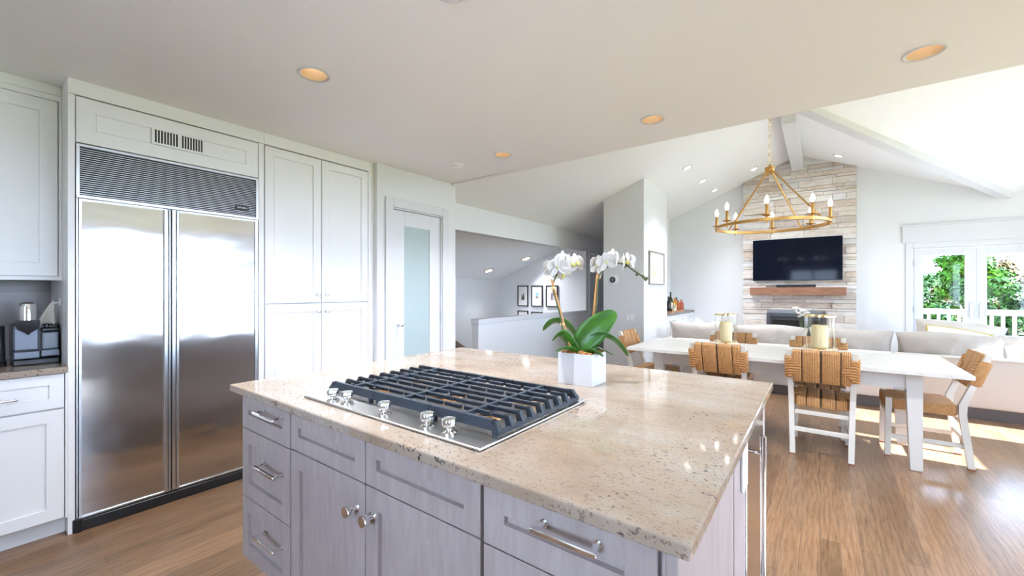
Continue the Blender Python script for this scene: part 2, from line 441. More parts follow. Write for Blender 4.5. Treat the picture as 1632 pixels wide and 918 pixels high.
# vaulted ceilings
b = MB()
zl = lambda x: RZ - RP * (RX - x)
T = 0.06
def slab(pts): b.prism(pts, (0, 0, T))
slab([(-5.5, 3.16, zl(-5.5)), (RX, 3.16, RZ), (RX, 8.75, RZ), (-5.5, 8.75, zl(-5.5))])
vxf = RX + (8.75 - VY) * VK
slab([(RX, VY, RZ), (vxf, 8.75, RZ - GP * (8.75 - VY)), (RX, 8.75, RZ)])
vxn = RX + (VY - 3.16) * VK
slab([(RX, VY, RZ), (RX, 3.16, RZ), (vxn, 3.16, RZ - GP * (VY - 3.16))])
slab([(RX, VY, RZ), (XG + 1.3, VY, RZ), (XG + 1.3, 8.75, RZ - GP * (8.75 - VY)), (vxf, 8.75, RZ - GP * (8.75 - VY))])  # overhang past the gable lengthened to keep sun out of the added clerestory
slab([(RX, VY, RZ), (vxn, 3.16, RZ - GP * (VY - 3.16)), (XG + 1.3, 3.16, RZ - GP * (VY - 3.16)), (XG + 1.3, VY, RZ)])
struct(b.build('ceiling_vaulted', ceil_m))

# ridge beam and valley beam
b = MB(); b.box(-0.385, -0.225, 6.02, 8.56, 3.335, 3.60, .006)
struct(b.build('beam_ridge', trim_m))
b = MB()
p0 = Vector((RX + .10, VY + .115, RZ - GP * .115)); p1 = Vector((RX + 2.70 * VK, VY + 2.70, RZ - GP * 2.70))
d = (p1 - p0); nrm = Vector((d.y, -d.x, 0)).normalized() * 0.06
q = [p0 - nrm, p0 + nrm, p1 + nrm, p1 - nrm]
b.hexa([(v.x, v.y, v.z - .075) for v in q], [(v.x, v.y, v.z + .03) for v in q])
struct(b.build('beam_valley', trim_m))

def grid_wall(b, axis, c0, c1, a0, a1, z0, z1, holes):
    """wall slab with rectangular openings: axis 'X' runs along x between c0,c1 in y; 'Y' the reverse"""
    A = sorted({a0, a1} | {v for h in holes for v in h[:2] if a0 < v < a1}); Z = sorted({z0, z1} | {v for h in holes for v in h[2:] if z0 < v < z1})
    for p, q in zip(A, A[1:]):
        for s_, t in zip(Z, Z[1:]):
            if any(h[0] <= p and q <= h[1] and h[2] <= s_ and t <= h[3] for h in holes): continue
            if axis == 'X': b.box(p, q, c0, c1, s_, t)
            else: b.box(c0, c1, p, q, s_, t)

# far wall with the french doors
DX0, DX1, DXM = 1.115, 2.425, 1.77
b = MB()
grid_wall(b, 'X', YF, YF + .15, -3.6, XG + .1, -0.06, 1.94, [(DX0, DX1, -0.06, 1.94)])
b.prism([(-3.6, YF, 1.94), (XG + .1, YF, 1.94), (XG + .1, YF, roof_z(3.4, YF) + .04), (RX + 2.7 * VK, YF, roof_z(RX + 2.7 * VK, YF) + .04), (RX, YF, RZ + .04), (-3.6, YF, zl(-3.6) + .04)], (0, .15, 0))
struct(b.build('wall_far', wall_m))

# gable wall: unseen openings shaped for the sun strips, one added for bounce light
GH = [(3.35, 4.3, .12, 1.60), (4.46, 4.96, 1.76, 2.42), (5.42, 5.98, 0.12, 2.42), (6.25, 7.05, 0.12, 2.25)]
b = MB(); grid_wall(b, 'Y', XG, XG + .12, 3.16, 8.75, -0.06, 2.6, GH)
rg = lambda y: RZ - GP * abs(y - VY) + .03
for ya, yb, zb in ((3.16, 4.8, 2.6), (4.8, VY, 3.08), (VY, 7.0, 3.08), (7.0, 8.75, 2.6)): b.prism([(XG, ya, zb), (XG, yb, zb), (XG, yb, rg(yb)), (XG, ya, rg(ya))], (.12, 0, 0))
struct(b.build('wall_gable', wall_m))
wn = 0
for (a0, a1, z0, z1) in GH + [(4.8, 7.0, 2.6, 3.08)]:  # last opening is an unseen clerestory added to brighten vault and low stair wall
    wn += 1; b = MB()
    n = max(1, round((a1 - a0) / .7))
    for k in range(n + 1):
        yy = a0 + (a1 - a0) * k / n; b.box(XG + .02, XG + .08, yy - .02, yy + .02, z0, z1)
    b.box(XG + .02, XG + .08, a0, a1, z0 - .02, z0 + .02); b.box(XG + .02, XG + .08, a0, a1, z1 - .02, z1 + .02)
    o = struct(b.build('window_%d' % wn, trim_m))
    b = MB(); b.box(XG + .048, XG + .052, a0, a1, z0, z1); b.build('pane', pane_m, o)
# kitchen side wall and its window
KH = [(.40, 3.02, .85, 2.1)]
b = MB(); grid_wall(b, 'Y', XR, XR + .12, -1.95, 3.22, -0.06, 2.5, KH); b.box(XR, XG + .12, 3.16, 3.22, -.06, 2.5)
struct(b.build('wall_kitchen_side', wall_m))
for (a0, a1, z0, z1) in KH:
    wn += 1; b = MB()
    for yy in (a0, a0 + 1.31, a1): b.box(XR + .02, XR + .08, yy - .025, yy + .025, z0, z1)
    b.box(XR + .02, XR + .08, a0, a1, z0 - .025, z0 + .025); b.box(XR + .02, XR + .08, a0, a1, z1 - .025, z1 + .025)
    o = struct(b.build('window_%d' % wn, trim_m))
    b = MB(); b.box(XR + .048, XR + .052, a0, a1, z0, z1); b.build('pane', pane_m, o)
b = MB(); b.box(XR + .13, XR + 1.75, 1.9, 3.1, 2.30, 2.38); b.box(XR + 1.65, XR + 1.75, 1.9, 3.1, 2.16, 2.30); b.box(XR + .13, XR + .6, -1.95, 1.9, 2.30, 2.38); b.box(XR + .5, XR + .6, -1.95, 1.9, 2.14, 2.30); struct(b.build('roof_sun_block', sun_block_m))  # unseen eaves added to block sun, shallower where floor bounce is wanted
BH = [(-.9, 0.5, 0.95, 2.05)]
b = MB(); grid_wall(b, 'X', -1.95, -1.83, -4.0, XR + .1, -0.06, 2.5, BH); struct(b.build('wall_back', wall_m))
wn += 1; b = MB()
for xx in (-.9, -.2, .5): b.box(xx - .03, xx + .03, -1.92, -1.86, .95, 2.05)
b.box(-.9, .5, -1.92, -1.86, .92, .98); b.box(-.9, .5, -1.92, -1.86, 2.02, 2.08)
o = struct(b.build('window_%d' % wn, trim_m)); b = MB(); b.box(-.9, .5, -1.892, -1.888, .95, 2.05); b.build('pane', pane_m, o)

# wall behind the cabinets, with its tiled splashback
b = MB(); b.box(-4.02, -3.9, -1.95, 3.2, -0.06, 2.5); struct(b.build('wall_cabinets', wall_m))
b = MB(); b.box(-3.9, -3.888, -1.8, .346, .905, 1.37); struct(b.build('wall_splashback', tile_m))

# pantry wall and its door
PY0, PY1 = 2.40, 3.02
b = MB(); grid_wall(b, 'Y', -3.29, -3.17, 2.232, 3.22, -0.06, 2.5, [(PY0, PY1, -.06, 2.08)])
b.box(-5.5, -3.29, 3.1, 3.22, -.06, 1.6)
struct(b.build('wall_pantry', wall_m))
b = MB()
b.box(-3.17, -3.152, PY0 - .085, PY0, 0, 2.165, .003); b.box(-3.17, -3.152, PY1, PY1 + .085, 0, 2.165, .003); b.box(-3.17, -3.152, PY0, PY1, 2.08, 2.165, .003)
b.box(-3.29, -3.17, PY0, PY0 + .012, 0, 2.08); b.box(-3.29, -3.17, PY1 - .012, PY1, 0, 2.08); b.box(-3.29, -3.17, PY0, PY1, 2.068, 2.08)
struct(b.build('trim_1', trim_m))
b = MB(); y0, y1 = PY0 + .015, PY1 - .015; t0, t1 = -3.222, -3.184
gy0, gy1 = 2.545, 2.865
b.box(t0, t1, y0, gy0, .01, 2.062, .002); b.box(t0, t1, gy1, y1, .01, 2.062, .002)
b.box(t0, t1, gy0, gy1, 1.92, 2.062); b.box(t0, t1, gy0, gy1, .01, .24)
pd = struct(b.build('door_3', trim_m), 'narrow white pantry door with a frosted glass panel')
b = MB(); b.box(t0 + .012, t1 - .012, gy0 - .01, gy1 + .01, .235, 1.925); b.build('glass_panel', frost_m, pd)
b = MB(); b.lathe([(.012, 0), (.008, .012), (.007, .03), (.016, .036), (.02, .046), (.017, .056), (.006, .06)], (t1, 2.475, .985), 16, axis='X'); b.build('knob', chrome_m, pd, True)
for z in (1.82, 1.02, .25):
    b = MB(); b.box(t1, t1 + .012, y1 - .004, y1 + .012, z - .045, z + .045, .003); b.build('hinge', nickel_m, pd)

# stair side: header, low wall, landing wall with door
b = MB(); b.box(-3.54, -3.42, 3.218, 6.839, 2.038, 2.36); b.box(-3.545, -3.405, 3.218, 6.839, 2.018, 2.038); struct(b.build('beam_header', wall_m))
b = MB(); b.box(-3.53, -3.43, 3.89, 6.86, -.06, .88); struct(b.build('wall_stair', wall_m))
b = MB(); b.box(-3.545, -3.415, 3.875, 6.86, .88, .945, .004); struct(b.build('trim_2', trim_m))
b = MB(); grid_wall(b, 'Y', -3.54, -3.42, 6.84, 8.6, -.06, 2.36, [(7.02, 7.8, -.06, 1.99)]); struct(b.build('wall_landing', wall_m))
b = MB(); b.box(-3.42, -3.405, 6.95, 7.02, 0, 2.06); b.box(-3.42, -3.405, 7.8, 7.87, 0, 2.06); b.box(-3.42, -3.405, 7.02, 7.8, 1.99, 2.06); struct(b.build('trim_3', trim_m))
b = MB(); b.M = FX(-3.44, 7.025, .01); b.shaker(.77, 1.975, .035, .11, .012); d4 = struct(b.build('door_4', trim_m))
b = MB(); b.lathe([(.012, 0), (.008, .02), (.022, .03), (.022, .05), (.01, .058)], (-3.44, 7.09, .98), 14, axis='X'); b.build('knob', nickel_m, d4, True)
# stair well
b = MB(); b.box(-5.54, -5.42, 3.2, 6.97, -2.8, 1.6); struct(b.build('wall_stair_outer', wall_m))
b = MB(); b.prism([(-5.5, 6.85, -2.8), (-3.535, 6.85, -2.8), (-3.535, 6.85, zl(-3.535) + .03), (-5.5, 6.85, zl(-5.5) + .03)], (0, .12, 0)); struct(b.build('wall_stair_end', wall_m))
b = MB(); b.box(-3.53, -3.43, 3.89, 6.86, -2.8, -.06); struct(b.build('wall_stair_below', wall_m))
b = MB()
for k in range(10):
    b.box(-5.42, -3.54, 4.3 + .26 * k, 4.56 + .26 * k, -.18 * (k + 1) - .2, -.18 * (k + 1))
struct(b.build('floor_stairs', skirt_m))
b = MB(); sl_ = -.18 / .31
b.prism([(-5.42, 3.22, .43), (-5.42, 5.40, .43), (-5.42, 6.84, .43 + sl_ * 1.44), (-5.42, 6.84, -1.6), (-5.42, 5.4, -.6), (-5.42, 3.22, -.06)], (.03, 0, 0)); struct(b.build('trim_4', skirt_m))

# stub wall and bar alcove
b = MB()
def box_roof(x0, x1, y0, y1):
    b.hexa([(x0, y0, -.06), (x1, y0, -.06), (x1, y1, -.06), (x0, y1, -.06)], [(x0, y0, zl(x0) + .03), (x1, y0, zl(x1) + .03), (x1, y1, zl(x1) + .03), (x0, y1, zl(x0) + .03)])
box_roof(-2.61, -2.0, 5.8, 6.9); struct(b.build('wall_stub', wall_m))
b = MB(); box_roof(-2.61, -2.42, 6.9, 8.6); struct(b.build('wall_alcove', wall_m))

# stone chimney breast
b = MB(); rs = random.Random(3); z = 0.0
CX0, CX1, CY = -1.115, .465, 8.5
holes = [(-.74, .08, .22, .90)]
while z < 3.55:
    h = rs.choice([.04, .05, .06, .075, .09, .11]); x = CX0
    while x < CX1 - 1e-4:
        wd = rs.uniform(.16, .62)
        if x + wd > CX1 - .12: wd = CX1 - x
        segs = [(x, x + wd)]
        for (hx0, hx1, hz0, hz1) in holes:
            if z < hz1 and z + h > hz0:
                segs = [s_ for a, c_ in segs for s_ in ((a, min(c_, hx0)), (max(a, hx1), c_)) if s_[1] - s_[0] > .004]
        for a, c_ in segs:
            b.box(a, c_ - .0015, CY - rs.uniform(0, .034), YF + .02, z, z + h - .003, .005, mi=rs.choice([0, 0, 1, 1, 2, 3, 4]))
        x += wd
    z += h
for sgn in (-1, 1):
    bmesh.ops.bisect_plane(b.bm, geom=b.bm.verts[:] + b.bm.edges[:] + b.bm.faces[:], plane_co=(RX, 0, RZ - .002), plane_no=(sgn * RP, 0, 1), clear_outer=True)
struct(b.build('wall_chimney', STONES, fixn=False))

# french doors
b = MB()
b.box(DX0 - .075, DX0, YF - .022, YF, 0, 2.02, .003); b.box(DX1, DX1 + .075, YF - .022, YF, 0, 2.02, .003); b.box(DX0, DX1, YF - .022, YF, 1.94, 2.02, .003)
b.box(DX0 - .115, DX1 + .115, YF - .032, YF, 2.02, 2.27, .003); b.box(DX0 - .13, DX1 + .13, YF - .042, YF, 2.265, 2.29, .003)
b.box(DX0, DX0 + .015, YF, YF + .15, 0, 1.94); b.box(DX1 - .015, DX1, YF, YF + .15, 0, 1.94); b.box(DX0, DX1, YF, YF + .15, 1.925, 1.94)
struct(b.build('trim_5', trim_m))
for i, (x0, x1) in enumerate(((DX0 + .018, DXM - .002), (DXM + .002, DX1 - .018))):
    b = MB(); s_ = .1
    b.box(x0, x0 + s_, YF + .005, YF + .05, .01, 1.92, .003); b.box(x1 - s_, x1, YF + .005, YF + .05, .01, 1.92, .003)
    b.box(x0 + s_, x1 - s_, YF + .005, YF + .05, 1.82, 1.92, .003); b.box(x0 + s_, x1 - s_, YF + .005, YF + .05, .01, .25, .003)
    o = struct(b.build('door_%d' % (i + 1), trim_m))
    b = MB(); b.box(x0 + s_ - .005, x1 - s_ + .005, YF + .026, YF + .03, .245, 1.825); b.build('pane', pane_m, o)
    hx = x1 - .045 if i == 0 else x0 + .045; sg = -1 if i == 0 else 1
    b = MB(); b.box(hx - .021, hx + .021, YF - .006, YF + .006, .92, 1.13, .004); b.build('handle_plate', nickel_m, o)
    b = MB(); b.tube([(hx, YF, .99), (hx, YF - .045, .99), (hx + sg * .02, YF - .05, .99), (hx + sg * .11, YF - .05, .985)], .008, 8); b.build('lever', nickel_m, o, True)
    hgx = x0 - .004 if i == 0 else x1 + .004
    for z in (1.72, 1.02, .25):
        b = MB(); b.box(hgx - .008, hgx + .008, YF - .008, YF + .01, z - .05, z + .05, .002); b.build('hinge', nickel_m, o)

# baseboards that show
b = MB(); b.box(CX1 + .005, DX0 - .075, YF - .016, YF, 0, .14, .003); b.box(-2.41, CX0, YF - .016, YF, 0, .14, .003); struct(b.build('baseboard_far', trim_m))
b = MB(); b.box(-2.61, -2.0, 5.784, 5.8, 0, .14, .003); b.box(-2.0, -1.984, 5.784, 6.9, 0, .14, .003); struct(b.build('baseboard_stub', trim_m))

# deck outside
b = MB(); 
for k in range(30): b.box(-2, 7, 8.76 + .14 * k, 8.76 + .14 * k + .134, -.16, -.10)
struct(b.build('floor_deck', deck_m))
b = MB(); b.box(-60, 60, 9, 90, -3.6, -3.5); b.box(3.6, 60, -40, 8.7, -1.0, -.9); struct(b.build('ground', ground_m))
# ------------------------------------------------------------------ kitchen: fridge wall
FP = -3.22
t = thing('refrigerator_surround', 'white built-in cabinet framing the steel refrigerator, with a vented top panel', 'cabinet', (-3.5, .83, 0))
b = MB(); b.box(-3.895, FP, .347, .374, 0, 2.365, .001); b.build('side_panel', cab_m, t)
b = MB(); b.box(-3.895, FP, 1.283, 1.318, 0.0, 2.365, .001); b.build('side_panel', cab_m, t)
b = MB(); b.box(-3.895, FP + .002, .347, 1.318, 2.367, 2.449, .001); b.build('top_rail', cab_m, t)
b = MB(); b.M = FX(FP + .001, .377, 2.112); b.shaker(.902, .248, .02, .075, .005); p = b.build('top_panel', cab_m, t)
b = MB(); x = FP + .001
b.box(x, x + .006, .692, .958, 2.19, 2.292, .001)
b.build('vent_frame', cab_m, p)
b = MB()
for y0, y1 in ((.703, .82), (.835, .948)):
    for k in range(8):
        yy = y0 + (y1 - y0) * (k + .5) / 8; b.box(x + .004, x + .0066, yy - .0042, yy + .0042, 2.203, 2.28)
b.build('vent_slots', shadow_m, p)  # dark bars laid on the frame to stand in for shade in the slots

t = thing('refrigerator', 'built-in stainless steel side-by-side refrigerator with a louvred grille on top', 'refrigerator', (-3.5, .83, 0))
b = MB(); b.box(-3.88, FP - .035, .378, 1.281, .002, 2.104); b.build('body', black_m, t)
def fridge_door(y0, y1, hinge_left):
    f0, f1 = FP - .034, FP
    b = MB(); b.box(f0, f1 - .006, y0, y1, .068, 1.808, .002); d = b.build('door', steel_m, t)
    b = MB()                                        # slim bright frame round the steel sheet
    b.box(f1 - .01, f1 + .004, y0, y1, .068, .080, .001); b.box(f1 - .01, f1 + .004, y0, y1, 1.798, 1.808, .001)
    a = y0 if hinge_left else y1 - .012
    b.box(f1 - .01, f1 + .004, a, a + .012, .08, 1.798, .001); b.build('door_frame', alu_m, d)
    b = MB(); h0, h1 = (y1 - .030, y1) if hinge_left else (y0, y0 + .034)
    b.box(f1 - .008, f1 + .012, h0, h0 + .018, .072, 1.806, .002); b.box(f1 - .01, f1 + .02, h0 + .02, h1, .072, 1.806, .003); b.build('handle', alu_m, d)
    return d
fridge_door(.388, .780, True); fridge_door(.788, 1.27, False)
for q0, q1 in ((.379, .385), (1.272, 1.279)):
    b = MB(); b.box(FP - .03, FP - .004, q0, q1, .07, 1.81); b.build('side_trim', alu_m, t)
b = MB(); b.box(FP - .03, FP + .002, .378, .391, 1.818, 2.106); b.box(FP - .03, FP + .002, 1.266, 1.281, 1.818, 2.106)
b.box(FP - .03, FP + .002, .391, 1.266, 2.092, 2.106); b.box(FP - .03, FP + .004, .378, 1.281, 1.812, 1.828, .001)
g_ = b.build('grille_frame', alu_m, t)
b = MB(); n = 22
for k in range(n):
    z = 1.832 + (2.088 - 1.832) * (k + .5) / n
    b.hexa([(FP - .016, .391, z - .0015), (FP - .002, .391, z - .0035), (FP - .002, 1.266, z - .0035), (FP - .016, 1.266, z - .0015)],
           [(FP - .016, .391, z + .0005), (FP - .002, .391, z - .0008), (FP - .002, 1.266, z - .0008), (FP - .016, 1.266, z + .0005)])
b.build('louvres', alu_m, g_)
b = MB(); b.box(FP - .004, FP + .005, 1.135, 1.218, 1.868, 1.894, .001); bd = b.build('badge', black_m, t)
fc = bpy.data.curves.new('badge_lettering', 'FONT'); fc.body = 'SUB-ZERO'; fc.size = .0135; fc.extrude = .0006; fc.align_x = 'CENTER'; fc.align_y = 'CENTER'
f_ = bpy.data.objects.new('badge_text', fc); fc.materials.append(nickel_m); COL.objects.link(f_); bpy.context.view_layer.update()
fo = bpy.data.objects.new('badge_lettering', bpy.data.meshes.new_from_object(f_.evaluated_get(bpy.context.evaluated_depsgraph_get()))); COL.objects.link(fo); bpy.data.objects.remove(f_)
fo.parent = bd; fo.location = (FP + .0058, 1.1765, 1.881); fo.rotation_euler = (R(90), 0, R(90))
b = MB(); b.box(FP - .05, FP + .008, .372, 1.281, .001, .060, .002); b.lathe([(.022, .001), (.022, .068), (.012, .074)], (FP - .006, .385, 0), 14); b.build('kick_plate', black_m, t)

# tall cabinet
t = thing('tall_cabinet', 'tall white double-door pantry cabinet next to the steel refrigerator', 'cabinet', (-3.5, 1.75, 0))
b = MB(); b.box(-3.895, FP - .024, 1.32, 2.23, .10, 2.36); b.box(-3.895, FP - .075, 1.32, 2.23, 0, .10); b.build('body', carc_m, t)
b = MB(); b.box(-3.89, FP + .002, 1.319, 2.231, 2.367, 2.449, .001); b.box(FP - .02, FP + .001, 2.178, 2.231, 0.1, 2.366); b.build('top_rail', cab_m, t)
def knob(parent, p, ax='X', r=.016, m=None):
    b = MB(); b.lathe([(r * .6, 0), (r * .42, .005), (r * .42, .014), (r * .95, .02), (r, .026), (r * .8, .031), (r * .2, .033)], p, 14, axis=ax)
    return b.build('knob', m or chrome_m, parent, True)
for z0, z1, kz in ((.105, 1.204, 1.141), (1.212, 2.358, 1.277)):
    for y0, y1, ky in ((1.325, 1.744, 1.712), (1.75, 2.172, 1.786)):
        b = MB(); b.M = FX(FP + .002, y0, z0); b.shaker(y1 - y0, z1 - z0, .02, .062, .008); d = b.build('door', cab_m, t)
        knob(d, (FP + .002, ky, kz))

# base cabinet and counter on the left
t = thing('base_cabinet', 'white base cabinet with one drawer over a door, under the granite counter beside the refrigerator', 'cabinet', (-3.5, .1, 0))
b = MB(); b.box(-3.885, -3.235, -.62, .345, .10, .872); b.build('body', carc_m, t)
b = MB(); b.box(-3.885, -3.29, -.62, .345, 0, .0995); b.build('toe_kick', cab_m, t)
b = MB(); b.box(-3.235, FP + .006, .338, .346, .1, .873); b.build('face_frame', cab_m, t)
for y0, y1 in ((-.27, .333), ):
    b = MB(); b.M = FX(FP + .006, y0, .690); b.shaker(y1 - y0, .178, .02, .052, .008); d = b.build('drawer', cab_m, t)
    b = MB(); yc = .06; x = FP + .006
    b.tube([(x, yc - .11, .765), (x + .032, yc - .11, .765), (x + .034, yc - .10, .765), (x + .034, yc + .10, .765), (x + .032, yc + .11, .765), (x, yc + .11, .765)], .006, 8); b.build('handle', nickel_m, d, True)
    b = MB(); b.M = FX(FP + .006, y0, .105); b.shaker(y1 - y0, .576, .02, .062, .008); b.build('door', cab_m, t)
b = MB(); b.box(-3.885, FP + .025, -.62, .3465, .873, .905, .003, seg=2)
tag(b.build('countertop', gran_m), 'short speckled granite counter under the coffee machine', 'countertop')

t = thing('wall_cabinet', 'white upper wall cabinet above the coffee machine', 'cabinet', (-3.6, .1, 1.37))
b = MB(); b.box(-3.885, -3.437, -.62, .346, 1.372, 2.38); b.build('body', carc_m, t)
b = MB(); b.box(-3.437, -3.418, .334, .346, 1.365, 2.40); b.box(-3.437, -3.418, -.62, .334, 1.365, 1.385); b.box(-3.437, -3.418, -.62, .334, 2.365, 2.40)
b.box(-3.437, -3.412, -.62, .346, 2.395, 2.449, .002); b.build('face_frame', cab_m, t)
b = MB(); b.M = FX(-3.417, -.27, 1.388); b.shaker(.600, .974, .019, .068, .006); b.build('door', cab_m, t)

# coffee machine
t = thing('coffee_machine', 'silver and black capsule coffee machine with a chrome top and milk tank', 'coffee machine', (-3.52, .25, .906))
X0 = -3.42
b = MB(); b.box(-3.66, X0, .170, .338, .9065, .936, .004); b.box(-3.66, X0 - .03, .168, .340, .936, 1.122, .01); b.build('body', black_m, t)
b = MB(); b.box(X0 - .032, X0 - .004, .172, .262, .985, 1.122, .006); b.box(X0 - .028, X0 + .004, .172, .265, .940, .980, .004); b.build('front_panel', mat('silver_plastic', (0.17, 0.19, 0.23, 1), .36, .4), t)
b = MB(); b.box(X0 - .028, X0 + .004, .268, .338, .945, .981, .004); b.build('drip_tray', mat('silver_plastic'), t)
b = MB(); b.box(X0 - .034, X0 + .0, .272, .334, .984, 1.078, .008, seg=2); mk = b.build('milk_container', mat('milk_tank', srgb(128, 136, 148), .2), t)
b = MB(); b.box(X0 - .06, X0 - .006, .268, .336, 1.078, 1.105, .008); b.box(X0 - .05, X0 - .02, .282, .30, 1.10, 1.125, .005); b.build('lid', black_m, mk)
b = MB(); b.lathe([(.034, 0), (.034, .075), (.030, .094), (.018, .103), (.004, .105)], (X0 - .03, .222, 1.142), 20); b.build('chrome_head', chrome_m, t, True)
b = MB(); b.prism([(X0 - .045, .222 + a, 1.118 + c_) for a, c_ in ((-.040, .03), (.040, .03), (.044, .008), (.036, -.018), (.012, -.036), (0, -.05), (-.012, -.036), (-.036, -.018), (-.044, .008))], (.062, 0, 0)); b.build('spout', mat('gloss_black', (.008, .006, .006, 1), .12, Specular_IOR_Level=.15), t)
# milk frother / kettle at the frame edge
t = thing('milk_frother', 'grey metal cylinder jug with a black lid on the counter left of the coffee machine', 'jug', (-3.47, .095, .906))
b = MB(); b.lathe([(.050, .03), (.048, .195), (.046, .20)], (-3.48, .098, .906), 24); b.build('body', mat('dark_steel', (.36, .37, .38, 1), .3, 1.0), t, True)
b = MB(); b.lathe([(.052, .001), (.054, .028), (.050, .030)], (-3.48, .098, .906), 24); b.build('base', black_m, t, True)
b = MB(); b.lathe([(.049, .2), (.049, .212), (.03, .218), (.008, .222)], (-3.48, .098, .906), 24); b.build('lid', black_m, t, True)
# towel on hook
t = thing('wall_hook', 'small white hook on the cabinet side holding a towel', 'hook', (-3.47, .346, 1.24))
b = MB(); b.box(-3.482, -3.458, .340, .3465, 1.222, 1.265, .003); b.build('plate', plastic_m, t)
b = MB(); b.tube([(-3.47, .341, 1.245), (-3.47, .326, 1.235), (-3.47, .318, 1.243), (-3.47, .317, 1.252)], .004, 8); b.build('prong', plastic_m, t, True)
bm = bmesh.new(); NU, NV = 15, 17; gv = []
for j in range(NV):
    v_ = j / (NV - 1); row = []
    for i in range(NU):
        u_ = i / (NU - 1)
        # two lobes: a flared corner swings out towards the machine, a narrow fold hangs at the back
        wid = .006 + .062 * v_ ** .9; yy = .320 - (1 - u_) * wid * 1.25 + .012 * sin(u_ * 9) * v_ * .6
        drop = v_ * (.155 + .10 * max(0, u_ - .45) / .55 - .02 * sin(u_ * 6))
        row.append(bm.verts.new((-3.468 + .028 * v_ * sin(u_ * 7.5) + .022 * (1 - u_) * v_, min(yy, .339), 1.243 - drop)))
    gv.append(row)
for j in range(NV - 1):
    for i in range(NU - 1): bm.faces.new((gv[j][i], gv[j][i + 1], gv[j + 1][i + 1], gv[j + 1][i]))
b = MB(); b.bm.free(); b.bm = bm
o = tag(b.build('hand_towel', towel_m, None, True), 'cream linen towel hanging from the hook beside the coffee machine', 'towel')
md = o.modifiers.new('thick', 'SOLIDIFY'); md.thickness = .004; md.offset = 0

# ------------------------------------------------------------------ island
IX0, IX1, IY0, IY1 = -1.915, -.185, .70, 2.01
b = MB(); b.box(-1.962, -.158, .670, 2.055, .890, .920, .006, seg=3)
tag(b.build('island_worktop', gran_m, None), 'large polished cream granite slab speckled black on the kitchen island', 'worktop')
def bar_handle(parent, x0, x1, z, y=.70):
    b = MB(); r = .0065
    for x in (x0 + .012, x1 - .012): b.lathe([(.006, 0), (.006, -.03)], (x, y, z), 10, axis='Y'); b.lathe([(.009, 0), (.009, -.004)], (x, y, z), 10, axis='Y')
    b.box(x0, x1, y - .041, y - .029, z - .0055, z + .0055, .002); b.build('handle', chrome_m, parent, True)
def drawers(t, x0, x1, zs, hx):
    for z0, z1 in zs:
        b = MB(); b.M = FY(x0 + .002, IY0, z0); b.shaker(x1 - x0 - .004, z1 - z0, .02, .058, .009); d = b.build('drawer', gw_m, t)
        if hx:
            hz = (z0 + z1) / 2 + (.03 if z1 - z0 < .2 else .035); bar_handle(d, hx[0], hx[1], min(hz, z1 - .03))
ZS = [(.748, .884), (.471, .744), (.222, .467)]
t = thing('island_drawer_cabinet', 'narrow grey three-drawer island cabinet at the end facing the refrigerator', 'cabinet', (-1.7, 1.2, 0), 'island cabinets')
b = MB(); b.box(IX0, -1.502, IY0 + .020, IY1, .222, .889); b.box(IX0 + .06, -1.502, IY0 + .09, IY1 - .08, 0, .222); b.build('body', gw_m, t)
drawers(t, IX0 + .002, -1.502, [(.748, .884), (.471, .744), (.222, .467)], (-1.715, -1.545))
t = thing('island_cooktop_cabinet', 'grey two-door island cabinet under the gas cooktop', 'cabinet', (-1.05, 1.2, 0), 'island cabinets')
b = MB(); b.box(-1.498, -.610, IY0 + .020, IY1, .222, .889); b.box(-1.498, -.610, IY0 + .09, IY1 - .08, 0, .222); b.build('body', gw_m, t)
for x0, x1, kx in ((-1.494, -1.052, -1.092), (-1.048, -.612, -1.010)):
    b = MB(); b.M = FY(x0, IY0, .752); b.shaker(x1 - x0, .132, .02, .05, .009); b.build('false_drawer_front', gw_m, t)
    b = MB(); b.M = FY(x0, IY0, .222); b.shaker(x1 - x0, .526, .02, .058, .009); d = b.build('door', gw_m, t)
    b = MB(); b.lathe([(.011, 0), (.007, -.004), (.007, -.022), (.0165, -.026), (.018, -.034), (.0155, -.040)], (kx, IY0, .672), 18, axis='Y'); b.build('knob', chrome_m, d, True)
t = thing('island_wide_drawer_cabinet', 'wide grey island drawer cabinet with a long bar pull, beside the island end panel', 'cabinet', (-.4, 1.0, 0), 'island cabinets')
b = MB(); b.box(-.606, -.212, IY0 + .020, 1.20, .222, .889); b.box(-.606, -.212, IY0 + .09, 1.20, 0, .222); b.build('body', gw_m, t)
drawers(t, -.604, -.216, ZS, (-.452, -.312))
b = MB(); b.box(-.212, IX1, IY0 + .004, IY0 + .03, .0, .889, .002); b.box(-.209, -.205, IY0 - .002, IY0 + .02, .0, .889); b.build('corner_post', gw_m, t)
b = MB(); b.M = Matrix(((0, -1, 0, IX1), (1, 0, 0, IY0 + .03), (0, 0, 1, 0), (0, 0, 0, 1))); b.box(0, .505, 0, .02, 0, .889, .001); b.build('end_panel', gw_m, t)
b = MB(); b.box(-.606, IX1 - .004, 1.205, 1.245, 0, .889); b.box(-.606, IX1, 1.25, 1.455, 0, .889, .001); b.build('end_stile', gw_m, t)
t = thing('beverage_refrigerator', 'slim built-in cooler with a long vertical steel handle in the island end', 'refrigerator', (-.5, 1.7, 0))
b = MB(); b.box(-.606, IX1 - .03, 1.462, 1.935, .01, .889); b.build('body', black_m, t)
b = MB(); b.box(IX1 - .028, IX1 + .002, 1.472, 1.925, .10, .882, .002); d = b.build('door', steel_m, t)
b = MB(); hx = IX1 + .04; b.tube([(hx, 1.53, .16), (hx, 1.53, .845)], .009, 10)
for z in (.22, .79): b.cyl((IX1, 1.53, z), (hx, 1.53, z), .006, seg=8)
b.build('handle', chrome_m, d, True)
b = MB(); b.box(-.606, IX1, 1.94, IY1, 0, .889, .002)
